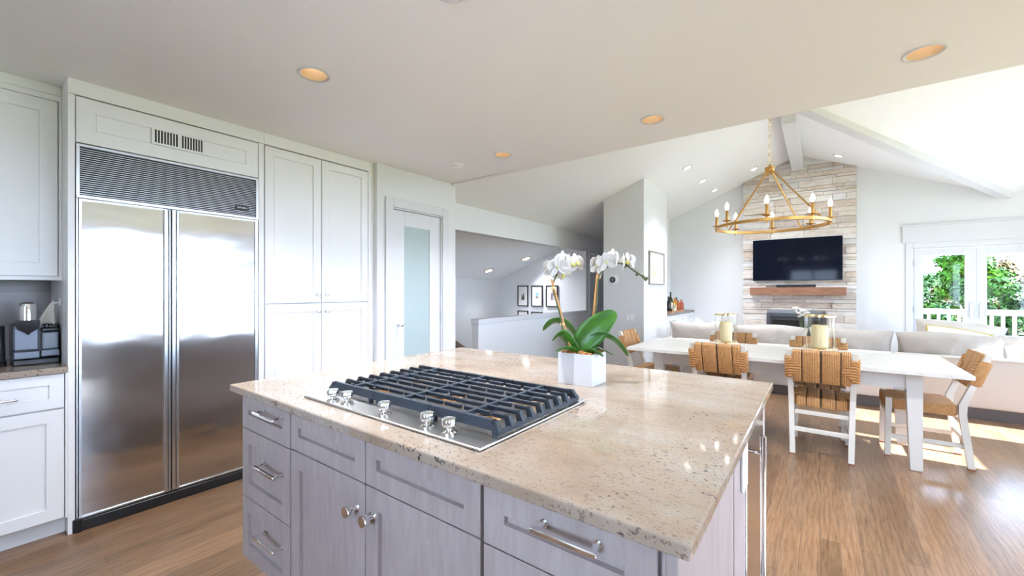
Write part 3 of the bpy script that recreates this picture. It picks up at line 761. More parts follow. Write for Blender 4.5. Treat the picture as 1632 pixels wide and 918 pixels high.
tag(b.build('island_end_post', gw_m), 'plain grey post at the far corner of the kitchen island', 'post')
t = thing('power_outlet', 'white outlet plate on the end of the kitchen island', 'outlet', (IX1, 1.39, .79))
b = MB(); b.box(IX1 + .001, IX1 + .010, 1.352, 1.428, .722, .858, .003); p = b.build('plate', plastic_m, t)
b = MB()
for z in (.765, .815): b.box(IX1 + .0095, IX1 + .012, 1.372, 1.408, z - .016, z + .016, .002)
b.build('socket', greyplate_m, p)

# ------------------------------------------------------------------ gas cooktop
t = thing('gas_cooktop', 'stainless gas cooktop with black iron grates set into the island worktop', 'cooktop', (-1.08, 1.02, .92))
TX0, TX1, TY0, TY1 = -1.500, -.655, .748, 1.300
cs_m = mat('cooktop_steel', (.68, .665, .64, 1), .3, 1.0, Anisotropic=.5)
b = MB(); b.box(TX0, TX1, TY0, TY1, .9203, .9275, .003, seg=2); b.box(-.70, TX1 + .008, 1.255, 1.30, .9275, .934, .002); base = b.build('steel_base', cs_m, t)
b = MB(); b.box(TX0 + .05, TX1 - .022, .835, 1.262, .9275, .9285); b.build('burner_well', mat('well_steel', (.36, .35, .34, 1), .3, 1.0), base)
GX = [-1.470, -1.199, -.928, -.657]; GY0, GY1, GZ = .828, 1.262, .970
def grate(x0, x1, lend, rend):
    b = MB(); x0 += .0015; x1 -= .0015; h = .012
    # front and back bars: tall bars with a sloping face
    for y0, sg in ((GY0, 1), (GY1, -1)):
        xa = x0 + (.016 if lend else 0); xb = x1 - (.016 if rend else 0)
        b.hexa([(x0, y0 - sg * .004, .946), (x1, y0 - sg * .004, .946), (x1, y0 + sg * .014, .946), (x0, y0 + sg * .014, .946)],
               [(xa, y0 + sg * .006, GZ), (xb, y0 + sg * .006, GZ), (xb, y0 + sg * .018, GZ), (xa, y0 + sg * .018, GZ)])
    ys = [GY0 + .014 + (GY1 - GY0 - .028) * (k + 1) / 8 for k in range(7)]
    xm = (x0 + x1) / 2
    b.box(xm - .005, xm + .005, GY0 + .01, GY1 - .01, GZ - h, GZ + .001, .001)
    for k, y in enumerate(ys):
        a, c_ = x0, x1
        if k % 2 == 0:
            for q0, q1 in ((x0 + (.016 if lend else .004), xm - .062), (xm - .048, xm + .048), (xm + .062, x1 - (.016 if rend else .004))): b.box(q0, q1, y - .0045, y + .0045, GZ - h, GZ, .001)
        else: b.box(x0 + (.016 if lend else 0), x1 - (.016 if rend else 0), y - .0045, y + .0045, GZ - h, GZ, .001)
    for flag, xe, sg in ((lend, x0, 1), (rend, x1, -1)):
        if not flag: continue
        for y in ys + [GY0 + .008, GY1 - .008]:
            b.hexa([(xe, y - .009, .940), (xe + sg * .022, y - .009, .940), (xe + sg * .022, y + .009, .940), (xe, y + .009, .940)],
                   [(xe + sg * .016, y - .006, GZ), (xe + sg * .032, y - .006, GZ), (xe + sg * .032, y + .006, GZ), (xe + sg * .016, y + .006, GZ)])
        b.box(xe, xe + sg * .014, GY0, GY1, .936, .945)
    for xx in (x0 + .02, x1 - .02):
        for y in (GY0 + .008, GY1 - .008): b.lathe([(.008, .928), (.010, .948)], (xx, y, 0), 8)
    return b.build('grate', iron_m, t)
grate(GX[0], GX[1], True, False); grate(GX[1], GX[2], False, False); grate(GX[2], GX[3], False, True)
for (x, y, r) in ((-1.335, .945, .038), (-1.335, 1.155, .032), (-1.063, 1.045, .052), (-.792, .945, .032), (-.792, 1.155, .040)):
    b = MB(); b.lathe([(r * 1.25, .9285), (r * 1.2, .934), (r, .936), (r, .943), (r * .7, .944)], (x, y, 0), 24); q = b.build('burner', copper_m, t, True)
    b = MB(); b.lathe([(r * .88, .944), (r * .9, .949), (r * .8, .952), (r * .1, .953)], (x, y, 0), 24); b.build('burner_cap', iron_m, q, True)
for (x, y) in ((-1.352, .775), (-1.283, .786), (-1.073, .782), (-.883, .786), (-.797, .786)):
    b = MB(); b.lathe([(.021, .9275), (.021, .931), (.016, .934), (.009, .936), (.009, .944)], (x, y, 0), 20); q = b.build('knob', chrome_m, t, True)
    b = MB(); n = 40; prof = []
    ring = lambda r, z: [b.bm.verts.new((x + r * (1 + (.05 if k % 4 < 2 else -.02)) * cos(2 * pi * k / n), y + r * (1 + (.05 if k % 4 < 2 else -.02)) * sin(2 * pi * k / n), z)) for k in range(n)]
    rr = [ring(.0135, .943), ring(.0185, .948), ring(.0195, .962), ring(.017, .967), ring(.004, .9685)]
    for A, B in zip(rr, rr[1:]):
        for k in range(n): b.bm.faces.new((A[k], A[(k + 1) % n], B[(k + 1) % n], B[k]))
    b.bm.faces.new(rr[0][::-1]); b.bm.faces.new(rr[-1]); b.build('knob_grip', chrome_m, q, True)

# ------------------------------------------------------------------ potted orchid
PX, PY, PZ = -.808, 1.580, .92
t = thing('potted_orchid', 'white orchid with two arching stems in a square white pot on the island', 'plant', (PX, PY, PZ), None)
b = MB(); x0, x1, y0, y1 = -.886, -.731, 1.512, 1.648; zt = 1.048
b.box(x0, x1, y0, y1, .9205, .930); b.box(x0, x0 + .008, y0, y1, .93, zt); b.box(x1 - .008, x1, y0, y1, .93, zt); b.box(x0 + .008, x1 - .008, y0, y0 + .008, .93, zt); b.box(x0 + .008, x1 - .008, y1 - .008, y1, .93, zt)
b.build('pot', pot_m, t)
b = MB(); rr = random.Random(5)
b.box(x0 + .009, x1 - .009, y0 + .009, y1 - .009, .931, 1.035)
for k in range(120):
    cx, cy = rr.uniform(x0 + .014, x1 - .014), rr.uniform(y0 + .014, y1 - .014); b.M = Matrix.Translation((cx, cy, 1.040 + rr.uniform(0, .012))) @ Matrix.Rotation(rr.uniform(0, 6), 4, 'Z') @ Matrix.Rotation(rr.uniform(-.6, .6), 4, 'X')
    b.box(-.012, .012, -.006, .006, -.004, .005, .002)
b.M = None; b.build('bark_mulch', bark_m, t)
rv = Vector((.8013, .5982, 0)); fv = Vector((-.5982, .8013, 0)); PXM = 1.75 / 657.8
def op(u, v, d=0.0):
    """a point of the plant: u to the side, v up (both in millimetre-like photo units), d in depth, about the pot's mouth"""
    s_ = 1 + d / 1.75
    return Vector((PX, PY, 1.048)) + rv * ((u - 930) * PXM * s_) + fv * d + Vector((0, 0, (567 - v) * PXM * s_))
def leaf(pts, wid, roll=0.0, side=None):
    """strap leaf along a smooth spine, folded slightly along its midrib"""
    P = [Vector(p) for p in pts]; n = 22; sp = []
    for i in range(n):
        f = i / (n - 1) * (len(P) - 1); k = min(int(f), len(P) - 2); q = f - k
        p_1, p0, p1, p2 = P[max(k - 1, 0)], P[k], P[k + 1], P[min(k + 2, len(P) - 1)]
        sp.append(.5 * ((2 * p0) + (-p_1 + p1) * q + (2 * p_1 - 5 * p0 + 4 * p1 - p2) * q * q + (-p_1 + 3 * p0 - 3 * p1 + p2) * q ** 3))
    b = MB(); rows = []
    for i, p in enumerate(sp):
        f = i / (n - 1); tg = (sp[min(i + 1, n - 1)] - sp[max(i - 1, 0)]).normalized()
        sd = (side if side is not None else tg.cross(Vector((0, 0, 1))))
        sd = (sd - tg * sd.dot(tg)).normalized(); sd.rotate(Matrix.Rotation(roll, 3, tg)); nn = sd.cross(tg).normalized()
        w_ = wid * .5 * (max(0.0, sin(pi * min(1, .12 + .88 * f ** .8))) ** .55 if f < .999 else .05) * (0.5 + .5 * min(1, f / .5))
        rows.append([b.bm.verts.new(p + sd * w_ * a + nn * (abs(a) ** 1.5 * w_ * .28)) for a in (-1, -.66, -.33, 0, .33, .66, 1)])
    for A, B in zip(rows, rows[1:]):
        for k in range(6): b.bm.faces.new((A[k], A[k + 1], B[k + 1], B[k]))
    o = b.build('leaf', leaf_m, t, True); m_ = o.modifiers.new('thick', 'SOLIDIFY'); m_.thickness = .0022; return o
leaf([op(926, 566, 0), op(934, 548, -.01), op(958, 522, -.02), op(983, 503, -.01)], .118, 0, rv * .65 - Vector((0, 0, .75)) - fv * .25)
leaf([op(932, 566, .01), op(945, 549, .0), op(962, 541, -.02), op(982, 550, -.04), op(1000, 571, -.05)], .068, -.5)
leaf([op(927, 566, .02), op(918, 540, .03), op(904, 524, .04), op(886, 522, .05), op(871, 536, .06)], .062, .6)
leaf([op(924, 567, -.01), op(908, 550, -.02), op(895, 537, -.03), op(879, 546, -.05)], .062, .7)
leaf([op(922, 567, -.02), op(905, 559, -.045), op(883, 562, -.06)], .036, .5)
leaf([op(930, 567, -.03), op(944, 563, -.06), op(959, 570, -.075)], .040, -.6)
b = MB(); b.tube([op(945, 566, .03), op(958, 562, .03), op(970, 567, .02), op(980, 573, .02)], [.0025, .003, .0025, .002], 8); b.build('aerial_root', leaf_m, t, True)
b = MB(); b.tube([op(912, 568, -.02), op(897, 510, -.01), op(881, 451, 0)], .0048, 8); b.build('stake', bamboo_m, t, True)
b = MB(); b.tube([op(944, 568, .05), op(953, 495, .05), op(959, 431, .05)], .0062, 8); b.build('stake', bamboo_m, t, True)
for (u, v, d) in ((898, 523, -.01), (884, 466, 0), (959, 451, .05)):
    b = MB(); p = op(u, v, d); b.lathe([(.009, -.006), (.0105, -.002), (.0105, .004), (.008, .007)], tuple(p), 10); b.build('tie', raffia_m, t, True)
def spline(P, n=24):
    P = [Vector(p) for p in P]; out = []
    for i in range(n):
        f = i / (n - 1) * (len(P) - 1); k = min(int(f), len(P) - 2); q = f - k
        p_1, p0, p1, p2 = P[max(k - 1, 0)], P[k], P[k + 1], P[min(k + 2, len(P) - 1)]
        out.append(.5 * ((2 * p0) + (-p_1 + p1) * q + (2 * p_1 - 5 * p0 + 4 * p1 - p2) * q * q + (-p_1 + 3 * p0 - 3 * p1 + p2) * q ** 3))
    return out
def stem(P, r): b = MB(); b.tube(spline(P, 40), r, 8); b.build('flower_stem', stem_m, t, True)
stem([op(916, 568, .0), op(900, 548, -.02), op(895, 512, -.015), op(886, 478, -.006), op(883, 462, 0), op(888, 448, .005), op(895, 438, .01), op(908, 432, .02), op(922, 431, .03)], .0034)
stem([op(940, 568, .05), op(955, 500, .045), op(957, 462, .04), op(960, 445, .03), op(970, 434, .02), op(984, 427, .015), op(998, 428, .01), op(1010, 436, .005), op(1022, 444, 0), op(1032, 451, 0)], .0032)
def flower(c, face, r, spin=0.0):
    """moth orchid: two broad petals, three sepals and a small yellow-green lip"""
    face = Vector(face).normalized(); up = Vector((0, 0, 1)); sx = face.cross(up).normalized(); uy = sx.cross(face).normalized()
    b = MB()
    def petal(ang, ln, wd, lift, cup):
        ang += spin; dr = sx * sin(ang) + uy * cos(ang); cr = sx * cos(ang) - uy * sin(ang); n = 9; rows = []
        for i in range(n):
            f = i / (n - 1); w_ = wd * (sin(pi * min(1, .08 + .92 * f) ** 1.0) ** .62 if f < 1 else .08)
            rows.append([b.bm.verts.new(c + dr * (ln * f) + cr * (w_ * a) + face * (lift + cup * (f * f) * ln - .12 * w_ * (a * a)) ) for a in (-1, -.5, 0, .5, 1)])
        for A, B in zip(rows, rows[1:]):
            for k in range(4): b.bm.faces.new((A[k], A[k + 1], B[k + 1], B[k]))
    petal(0, r * .98, r * .33, -.002, -.1); petal(R(132), r * .95, r * .30, -.002, -.05); petal(R(-132), r * .95, r * .30, -.002, -.05)
    petal(R(72), r * 1.02, r * .56, .002, -.18); petal(R(-72), r * 1.02, r * .56, .002, -.18)
    o = b.build('flower', petal_m, t, True); m_ = o.modifiers.new('thick', 'SOLIDIFY'); m_.thickness = .0012
    b = MB(); b.tube([c - face * .012, c - face * .002, c + face * .012, c + face * .018 - uy * .010], [.002, .006, .007, .003], 8); b.build('lip', lip_m, o, True)
L_ = -rv; F_ = fv; U_ = Vector((0, 0, 1))
flower(op(881, 437, .012), F_ * .85 + L_ * .5 - U_ * .1, .050, .3)
flower(op(889, 431, -.015), L_ * .2 + F_ * .9 + U_ * .1, .048, -.2)
flower(op(902, 425, .03), F_ * .55 - L_ * .8 + U_ * .05, .050, .1)
flower(op(900, 443, .0), -F_ * .5 + L_ * .1 - U_ * .5, .040, .5)
flower(op(913, 428, .015), -L_ * .9 - F_ * .35, .047, 0)
flower(op(924, 428, .04), -L_ * .5 - F_ * .85 + U_ * .1, .047, .15)
flower(op(954, 432, .03), F_ * .8 + L_ * .6, .050, .2)
flower(op(968, 424, .0), F_ * .9 + L_ * .1 + U_ * .2, .046, -.3)
flower(op(982, 420, .03), F_ * .4 - L_ * .9, .046, .1)
flower(op(998, 424, .0), -L_ * .95 - F_ * .3, .042, .1)
flower(op(1005, 425, .015), -L_ * .8 + F_ * .6, .044, -.1)
for (u, v, r_) in ((1017, 444, .006), (1027, 447, .007), (1031, 451, .008), (1033, 450, .006)):
    b = MB(); p = op(u, v, 0); b.lathe([(r_ * .3, -r_), (r_ * .9, -r_ * .4), (r_, .1 * r_), (r_ * .6, r_ * .8), (.0005, r_ * 1.2)], tuple(p), 10); b.build('bud', stem_m, t, True)
# ------------------------------------------------------------------ dining table
t = thing('dining_table', 'long white farmhouse dining table with tapered legs', 'table', (-.367, 4.5, 0))
TX0_, TX1_, TYa, TYb, TZ = -1.553, .820, 4.0, 5.0, .742
b = MB(); n = 5
for k in range(n): b.box(TX0_ + .11, TX1_ - .11, TYa + (TYb - TYa) * k / n + .0006, TYa + (TYb - TYa) * (k + 1) / n - .0006, TZ - .030, TZ, .0015)
b.box(TX0_, TX0_ + .109, TYa, TYb, TZ - .030, TZ, .0015); b.box(TX1_ - .109, TX1_, TYa, TYb, TZ - .030, TZ, .0015); b.build('tabletop', table_m, t)
LX0, LX1, LYa, LYb = -1.32, .592, 4.135, 4.865
b = MB()
for y in (LYa + .01, LYb - .035): b.box(LX0 + .02, LX1 - .02, y, y + .025, TZ - .155, TZ - .0305)
for x in (LX0 + .01, LX1 - .035): b.box(x, x + .025, LYa + .02, LYb - .02, TZ - .155, TZ - .0305)
b.build('apron', table_m, t)
for x, sx in ((LX0, 1), (LX1, -1)):
    for y, sy in ((LYa, 1), (LYb, -1)):
        b = MB(); a = .092; c_ = .066
        q = lambda s_, z: [(x, y, z), (x + sx * s_, y, z), (x + sx * s_, y + sy * s_, z), (x, y + sy * s_, z)]
        b.hexa(q(c_, .006), q(a, TZ - .031)); b.box(x + sx * .006, x + sx * (c_ - .006), y + sy * .006, y + sy * (c_ - .006), .0005, .006)
        b.build('leg', table_m, t)

# ------------------------------------------------------------------ woven chairs (front towards local +Y)
def make_chair(label):
    t = thing('dining_chair', label, 'chair', (0, 0, 0), 'dining chairs round the white table')
    W = .200                                             # half width over the legs
    for s in (-1, 1):
        a, c_ = s * W, s * (W - .036)
        b = MB(); q = lambda y0, y1, z: [(a, y0, z), (c_, y0, z), (c_, y1, z), (a, y1, z)]
        b.hexa(q(.205, .240, .012), q(.195, .235, .462)); o = b.build('front_leg', chairw_m, t, world=False)
        p = MB(); p.box(min(a, c_) + .001, max(a, c_) - .001, .206, .239, .0005, .012); p.build('foot_pad', pad_m, o, world=False)
        b = MB(); qq = lambda y0, y1, z, e: [(a + s * e, y0, z), (c_ + s * e, y0, z), (c_ + s * e, y1, z), (a + s * e, y1, z)]
        Q = [qq(-.250, -.212, .012, 0), qq(-.205, -.163, .40, .010), qq(-.208, -.164, .47, .012), qq(-.250, -.212, .60, .015), qq(-.330, -.296, .842, .021)]
        for A, B in zip(Q, Q[1:]): b.hexa(A, B)
        bmesh.ops.remove_doubles(b.bm, verts=b.bm.verts, dist=1e-5)
        ins = [f for f in b.bm.faces if all(len(e.link_faces) > 2 for e in f.edges)]
        bmesh.ops.delete(b.bm, geom=ins, context='FACES_ONLY')
        o = b.build('back_leg', chairw_m, t, world=False)
        p = MB(); p.box(min(a, c_) + .001, max(a, c_) - .001, -.249, -.213, .0005, .012); p.build('foot_pad', pad_m, o, world=False)
        b = MB(); b.box(min(a, c_) + .008, max(a, c_) - .008, -.215, .210, .150, .180, .002); b.build('side_stretcher', chairw_m, t, world=False)
    b = MB(); b.box(-W + .03, W - .03, -.222, -.200, .185, .218, .002); b.build('rear_stretcher', chairw_m, t, world=False)
    for q0, q1 in ((.205, .230), (-.200, -.178)):
        b = MB(); b.box(-W + .03, W - .03, q0, q1, .320, .350, .002); b.build('seat_rail', chairw_m, t, world=False)
    # seat: woven slab whose side strands run level, centre strands run front to back, split by dark gaps
    z0, z1 = .375, .458; y0, y1 = -.165, .243; k = W + .004
    b = MB()
    cuts = [-.164, -.094, -.0035, .0035, .094, .164]
    b.box(-.163, .163, y0 + .006, y1 - .006, z0 + .006, z1 - .006, .002, mi=2)
    for xa, xb in ((-.164, -.0945), (-.0925, -.0035), (.0035, .0925), (.0945, .164)): b.box(xa, xb, y0, y1, z0, z1, .010, mi=0, seg=2)
    for s in (-1, 1): b.box(s * .1635, s * k, y0 + .012, y1 - .046, z0 + .004, z1 - .001, .010, mi=1, seg=2)
    # level-strand wedges on the top, pointing inwards
    for s in (-1, 1):
        ym = (y0 + y1) / 2; b.prism([(s * .198, y0 + .03, z1 - .002), (s * .098, ym - .02, z1 - .002), (s * .098, ym + .02, z1 - .002), (s * .198, y1 - .055, z1 - .002)], (0, 0, .004), mi=1)
    b.build('seat', [weave_x, weave_z, gap_m], t, world=False, smooth=True)
    # back: woven panel wrapped round the two posts, leaving the post tops bare
    M = Matrix.Translation((0, -.250, .600)) @ Matrix.Rotation(math.atan2(.080, .242), 4, 'X') @ Matrix.Diagonal((1.105, 1, 1, 1))
    H = .262; zb = -.012; d0, d1 = -.014, .046; kw = W + .010
    b = MB(); b.M = M
    b.box(-.158, .158, d0 + .006, d1 - .006, zb + .006, H + zb - .006, mi=2)
    for xa, xb in ((-.1625, -.110), (-.1065, -.004), (.004, .1065), (.110, .1625)): b.box(xa, xb, d0, d1, zb, zb + H, .009, mi=0, seg=2)
    for s in (-1, 1):
        b.box(s * .161, s * kw, d0 - .002, d1 + .002, zb + .030, zb + H - .048, .010, mi=1, seg=2)
        for dd, th in ((d0 + .002, -.008), (d1 - .002, .008)):
            b.prism([(s * .190, dd, zb + .034), (s * .112, dd, zb + H * .46), (s * .112, dd, zb + H * .52), (s * .190, dd, zb + H - .052)], (0, th, 0), mi=1)
            sg = -1 if th < 0 else 1
    b.build('backrest', [weave_x, weave_z, gap_m], t, world=False, smooth=True)
    return t
ch = make_chair('woven seagrass chair with its back to the island, standing clear of the worktop')
ch.location = (.005, 4.235, 0)
copy_thing(ch, (-.715, 4.225, 0), 0, 'woven seagrass dining chair whose lower half is hidden by the island worktop corner')
copy_thing(ch, (-.765, 4.80, 0), pi, 'woven chair against the sofa, its back seen behind the smaller hurricane lantern')
copy_thing(ch, (-.020, 4.80, 0), pi, 'woven chair against the sofa, its back seen behind the larger hurricane lantern')
copy_thing(ch, (.65, 4.585, 0), pi / 2, 'woven chair standing at the sunny table end, seen side-on with all legs in view')
copy_thing(ch, (-1.50, 4.68, 0), -pi / 2, 'woven chair at the table end by the thermostat wall')

# ------------------------------------------------------------------ hurricane lanterns with candles
def hurricane(x, y, r, h, label, clabel, cr, chh):
    z = TZ + .0005
    t = thing('hurricane_lantern', label, 'candle holder', (x, y, z), 'lanterns on the dining table')
    b = MB(); b.lathe([(.045, 0), (.045, .006), (.016, .014), (.014, .045), (.03, .056), (r + .012, .060), (r + .012, .068), (r + .004, .071)], (x, y, z), 32); b.build('brass_base', gold_m, t, True)
    b = MB(); b.lathe([(r, .0715), (r, h)], (x, y, z), 40, capb=False, capt=False); b.lathe([(r - .004, h), (r - .004, .0715)], (x, y, z), 40, capb=False, capt=False); b.build('glass_cylinder', hglass_m, t, True)
    b = MB(); b.lathe([(r - .006, h), (r + .006, h), (r + .006, h + .014), (r - .006, h + .014), (r - .006, h)], (x, y, z), 40, capb=False, capt=False); b.build('brass_rim', gold_m, t, True)
    k = thing('pillar_candle', clabel, 'candle', (x, y, z + .0715), 'candles in the lanterns')
    b = MB(); zc = z + .072; b.lathe([(cr, 0), (cr, chh - .006), (cr - .006, chh), (cr * .3, chh - .004)], (x, y, zc), 28); b.build('wax', candle_m, k, True)
    b = MB(); b.tube([(x, y, zc + chh - .006), (x + .001, y, zc + chh + .012)], .0018, 6); b.build('wick', wick_m, k)
hurricane(-.002, 4.50, .112, .335, 'larger glass and brass hurricane lantern in front of the fireplace', 'pillar candle in the lantern in front of the fireplace', .060, .190)
hurricane(-.74, 4.50, .098, .322, 'smaller-looking glass and brass hurricane lantern by the bar alcove end of the table', 'pillar candle in the lantern nearer the bar alcove', .054, .188)

# ------------------------------------------------------------------ sofa
def cushion(name, w, h, d, m, parent=None, seed=1, pinch=.10, nx=26, ny=16, sag=0.0, pm=None):
    """soft pillow in local x (width), z (height), y (thickness), base at z=0"""
    rs = random.Random(seed); ph = [rs.uniform(0, 6) for _ in range(6)]; bm = bmesh.new(); G = {}
    for side in (-1, 1):
        for j in range(ny + 1):
            for i in range(nx + 1):
                u = -1 + 2 * i / nx; v = -1 + 2 * j / ny; edge = i in (0, nx) or j in (0, ny)
                if side == 1 and edge: G[(side, i, j)] = G[(-1, i, j)]; continue
                q = max(0, (1 - abs(u) ** 2.8)) ** .55 * max(0, (1 - abs(v) ** 2.4)) ** .5
                x = u * w / 2 * (1 - pinch * (1 - v * v) * abs(u) ** 3 * .35); z = h / 2 + v * h / 2 * (1 - pinch * (1 - u * u) * abs(v) ** 3 * -.35)
                z -= sag * (1 - q) * 0 + sag * max(0, v) * (.5 + .5 * cos(u * 3.0 + ph[5]))
                wr = .012 * sin(u * 7 + ph[0] + v * 2) * sin(v * 3 + ph[1]) + .007 * sin(u * 15 + ph[2] - v * 5)
                y = side * q * (d / 2 + wr * .8)
                G[(side, i, j)] = bm.verts.new((x, y, z))
        for j in range(ny):
            for i in range(nx):
                f = (G[(side, i, j)], G[(side, i + 1, j)], G[(side, i + 1, j + 1)], G[(side, i, j + 1)])
                bm.faces.new(f if side == 1 else f[::-1])
    b = MB(); b.bm.free(); b.bm = bm
    o = b.build(name, m, parent, True, world=False)
    if pm:
        b = MB(); loop = [G[(1, i, 0)].co.copy() if False else None for i in ()]
    return o
def place(o, loc, rx=0, ry=0, rz=0): o.location = loc; o.rotation_euler = (rx, ry, rz); return o
SY0, SY1 = 6.15, 7.10
def sofa_unit(label, x0, x1, arm=False):
    t = thing('sectional_sofa', label, 'sofa', ((x0 + x1) / 2, 6.6, 0), 'sectional sofa units')
    b = MB(); b.box(x0, x1, SY0, SY0 + .19, .115, .615, .022, seg=3); b.box(x0 + .01, x1 - .01, SY0 - .004, SY0 + .195, .600, .612, .005); b.build('back_frame', fab_m, t, True)
    b = MB(); b.box(x0 + .003, x1 - .003, SY0 + .192, SY1, .115, .30, .015, seg=2); b.build('seat_base', fab_m, t, True)
    n = max(1, round((x1 - x0) / .85))
    for k in range(n):
        a = x0 + (x1 - x0) * k / n; c_ = x0 + (x1 - x0) * (k + 1) / n
        b = MB(); b.box(a + .005, c_ - .005, SY0 + .195, SY1 + .02, .301, .445, .04, seg=3); b.build('seat_cushion', fab_m, t, True)
    b = MB(); b.box(x0 + .04, x1 - .04, SY0 + .05, SY1 - .05, .0, .114); b.build('dark_underside', mat('sofa_underside_shade', srgb(92, 84, 80), .6), t)  # dark block stands in for the legs and the shadow under the sofa
    if arm: b = MB(); b.box(x0 - .17, x0 - .002, SY0, SY1, .115, .600, .022, seg=3); b.build('arm', fab_m, t, True)
    return t
sofa_unit('long pale linen sofa section with its back to the dining table', -1.70, .655, True)
sofa_unit('pale linen corner sofa section behind the chair at the sunny table end', .672, 2.46)
t = thing('chaise_sofa', 'pale linen sofa return with its tall end in front of the french doors', 'sofa', (1.7, 7.5, 0), 'sectional sofa units')
b = MB(); b.box(1.02, 2.46, 7.125, 7.78, .115, .30, .015, seg=2); b.build('seat_base', fab_m, t, True)
b = MB(); b.box(1.04, 2.44, 7.13, 7.77, .301, .445, .04, seg=3); b.build('seat_cushion', fab_m, t, True)
b = MB(); b.box(.95, 2.46, 7.785, 7.97, .115, .735, .025, seg=3); b.build('end_frame', fab_m, t, True)
b = MB(); b.box(1.06, 2.40, 7.18, 7.92, 0, .114); b.build('dark_underside', mat('sofa_underside_shade'), t)  # shadow below the chaise, put in as a dark block
BT = R(14)
for i, (xc, wd, zt, lab) in enumerate(((-1.41, .83, .835, 'plump beige sofa back cushion at the arm end by the bar alcove'), (-.545, .86, .835, 'beige sofa back cushion between the two lanterns, below the fireplace'),
                                  (.285, .80, .84, 'beige sofa back cushion behind the larger lantern, next to the sofa seam'), (1.10, .82, .845, 'wide beige sofa back cushion above the chair at the sunny table end'))):
    o = tag(cushion('back_cushion', wd, .42, .24, cush_m, None, i + 3, .2, sag=.02), lab, 'cushion', 'sofa back cushions')
    place(o, (xc, 6.50, .43), R(11), 0, R((.5, -.7, .4, 0)[i]))
o = tag(cushion('back_cushion', .84, .46, .24, cush_m, None, 9, .25), 'large pale cushion leaning at the tall sofa end in front of the french doors', 'cushion', 'sofa back cushions'); place(o, (1.40, 7.66, .435), R(-12), R(6), 0)
o = tag(cushion('back_cushion', .70, .34, .24, cush_m, None, 19, .25), 'sunlit cushion slumped on the sofa below the french door handles', 'cushion', 'sofa back cushions'); place(o, (2.02, 7.50, .44), R(-24), R(-4), R(-6))
o = tag(cushion('back_cushion', .60, .26, .26, cush_m, None, 23, .25), 'sunlit crumpled cushion at the end of the sofa below the deck railing', 'cushion', 'sofa back cushions'); place(o, (1.83, 6.52, .44), R(-8), R(4), R(-8))
# throw pillow with mustard piping
o = tag(cushion('throw_pillow', .60, .40, .15, pillow_m, None, 31, .22), 'white throw pillow edged in mustard yellow on the sofa', 'pillow', 'throw pillows'); place(o, (1.36, 7.44, .44), R(-24), R(10), R(4))
b = MB(); n = 26; pts = []
for u, v in [(-1 + 2 * k / n, -1) for k in range(n)] + [(1, -1 + 2 * k / n) for k in range(n)] + [(1 - 2 * k / n, 1) for k in range(n)] + [(-1, 1 - 2 * k / n) for k in range(n)]:
    pts.append((u * .30 * (1 - .22 * (1 - v * v) * abs(u) ** 3 * .35), 0, .20 + v * .20 * (1 + .22 * (1 - u * u) * abs(v) ** 3 * .35)))
b.tube(pts, .009, 8, closed=True); pp = b.build('piping', piping_m, o, True, world=False)
o = tag(cushion('throw_pillow', .44, .34, .14, pillow_m, None, 33, .22), 'small plain cream pillow in front of the mustard-edged one', 'pillow', 'throw pillows'); place(o, (1.50, 7.24, .44), R(-34), R(4), R(-4))
for i, (x, y, lab, ry) in enumerate(((-1.62, 6.90, 'small grey pillow poking above the sofa arm by the bar cabinet', 38), (-1.25, 6.86, 'grey pillow slumped above the sofa back under the bar cabinet', 16))):
    o = tag(cushion('throw_pillow', .36, .34, .13, pillowg_m, None, 40 + i, .2), lab, 'pillow', 'throw pillows'); place(o, (x, y, .475 + .03 * (1 - i)), R(-8), R(ry), R(10))

# side table and coffee table
t = thing('side_table', 'round wooden side table behind the sofa near the bar alcove', 'table', (-1.22, 7.52, 0))
b = MB(); b.lathe([(.28, .690), (.30, .695), (.305, .725), (.285, .725), (.283, .712), (.01, .712)], (-1.22, 7.52, 0), 40); b.build('tabletop', rattan_rim_m, t, True)
b = MB(); b.lathe([(.17, .0005), (.17, .02), (.03, .04), (.025, .66), (.08, .69)], (-1.22, 7.52, 0), 24); b.build('pedestal', rattan_rim_m, t, True)
t = thing('coffee_table', 'low wooden coffee table hidden behind the sofa before the fireplace', 'table', (-.25, 7.75, 0))
b = MB(); b.box(-.80, .30, 7.45, 8.0, .38, .42, .006); b.build('tabletop', rattan_rim_m, t)
for x in (-.76, .22):
    for y in (7.49, 7.92): b = MB(); b.box(x, x + .045, y, y + .045, .0005, .38); b.build('leg', rattan_rim_m, t)
VX, VY_ = -.225, 7.62
t = thing('flower_vase', 'white flowers just above the larger lantern in front of the fireplace', 'vase', (VX, VY_, .421))
b = MB(); b.lathe([(.05, 0), (.065, .05), (.07, .14), (.045, .24), (.04, .30), (.048, .32)], (VX, VY_, .4205), 24); b.build('vase', pot_m, t, True)
rr = random.Random(2)
for k, (dx, dz) in enumerate(((-.075, .60), (-.03, .54), (.02, .58), (.05, .53), (.0, .50))):
    c_ = Vector((VX + dx, VY_ + rr.uniform(-.03, .03), .42 + dz))
    b = MB(); b.tube(spline([(VX, VY_, .60), (VX + dx * .4, VY_, .42 + dz * .75), tuple(c_)], 10), .003, 6); st = b.build('stem', stem_m, t)
    b = MB()
    for q in range(9):
        a = q * 2.4; rr_ = .012 + .028 * (q / 9) ** .5; p = c_ + Vector((rr_ * cos(a), rr_ * sin(a), rr.uniform(-.015, .02)))
        b.lathe([(.002, -.016), (.016, -.008), (.020, .004), (.012, .016), (.001, .02)], tuple(p), 8)
    b.build('blossom', petal_m, st, True)

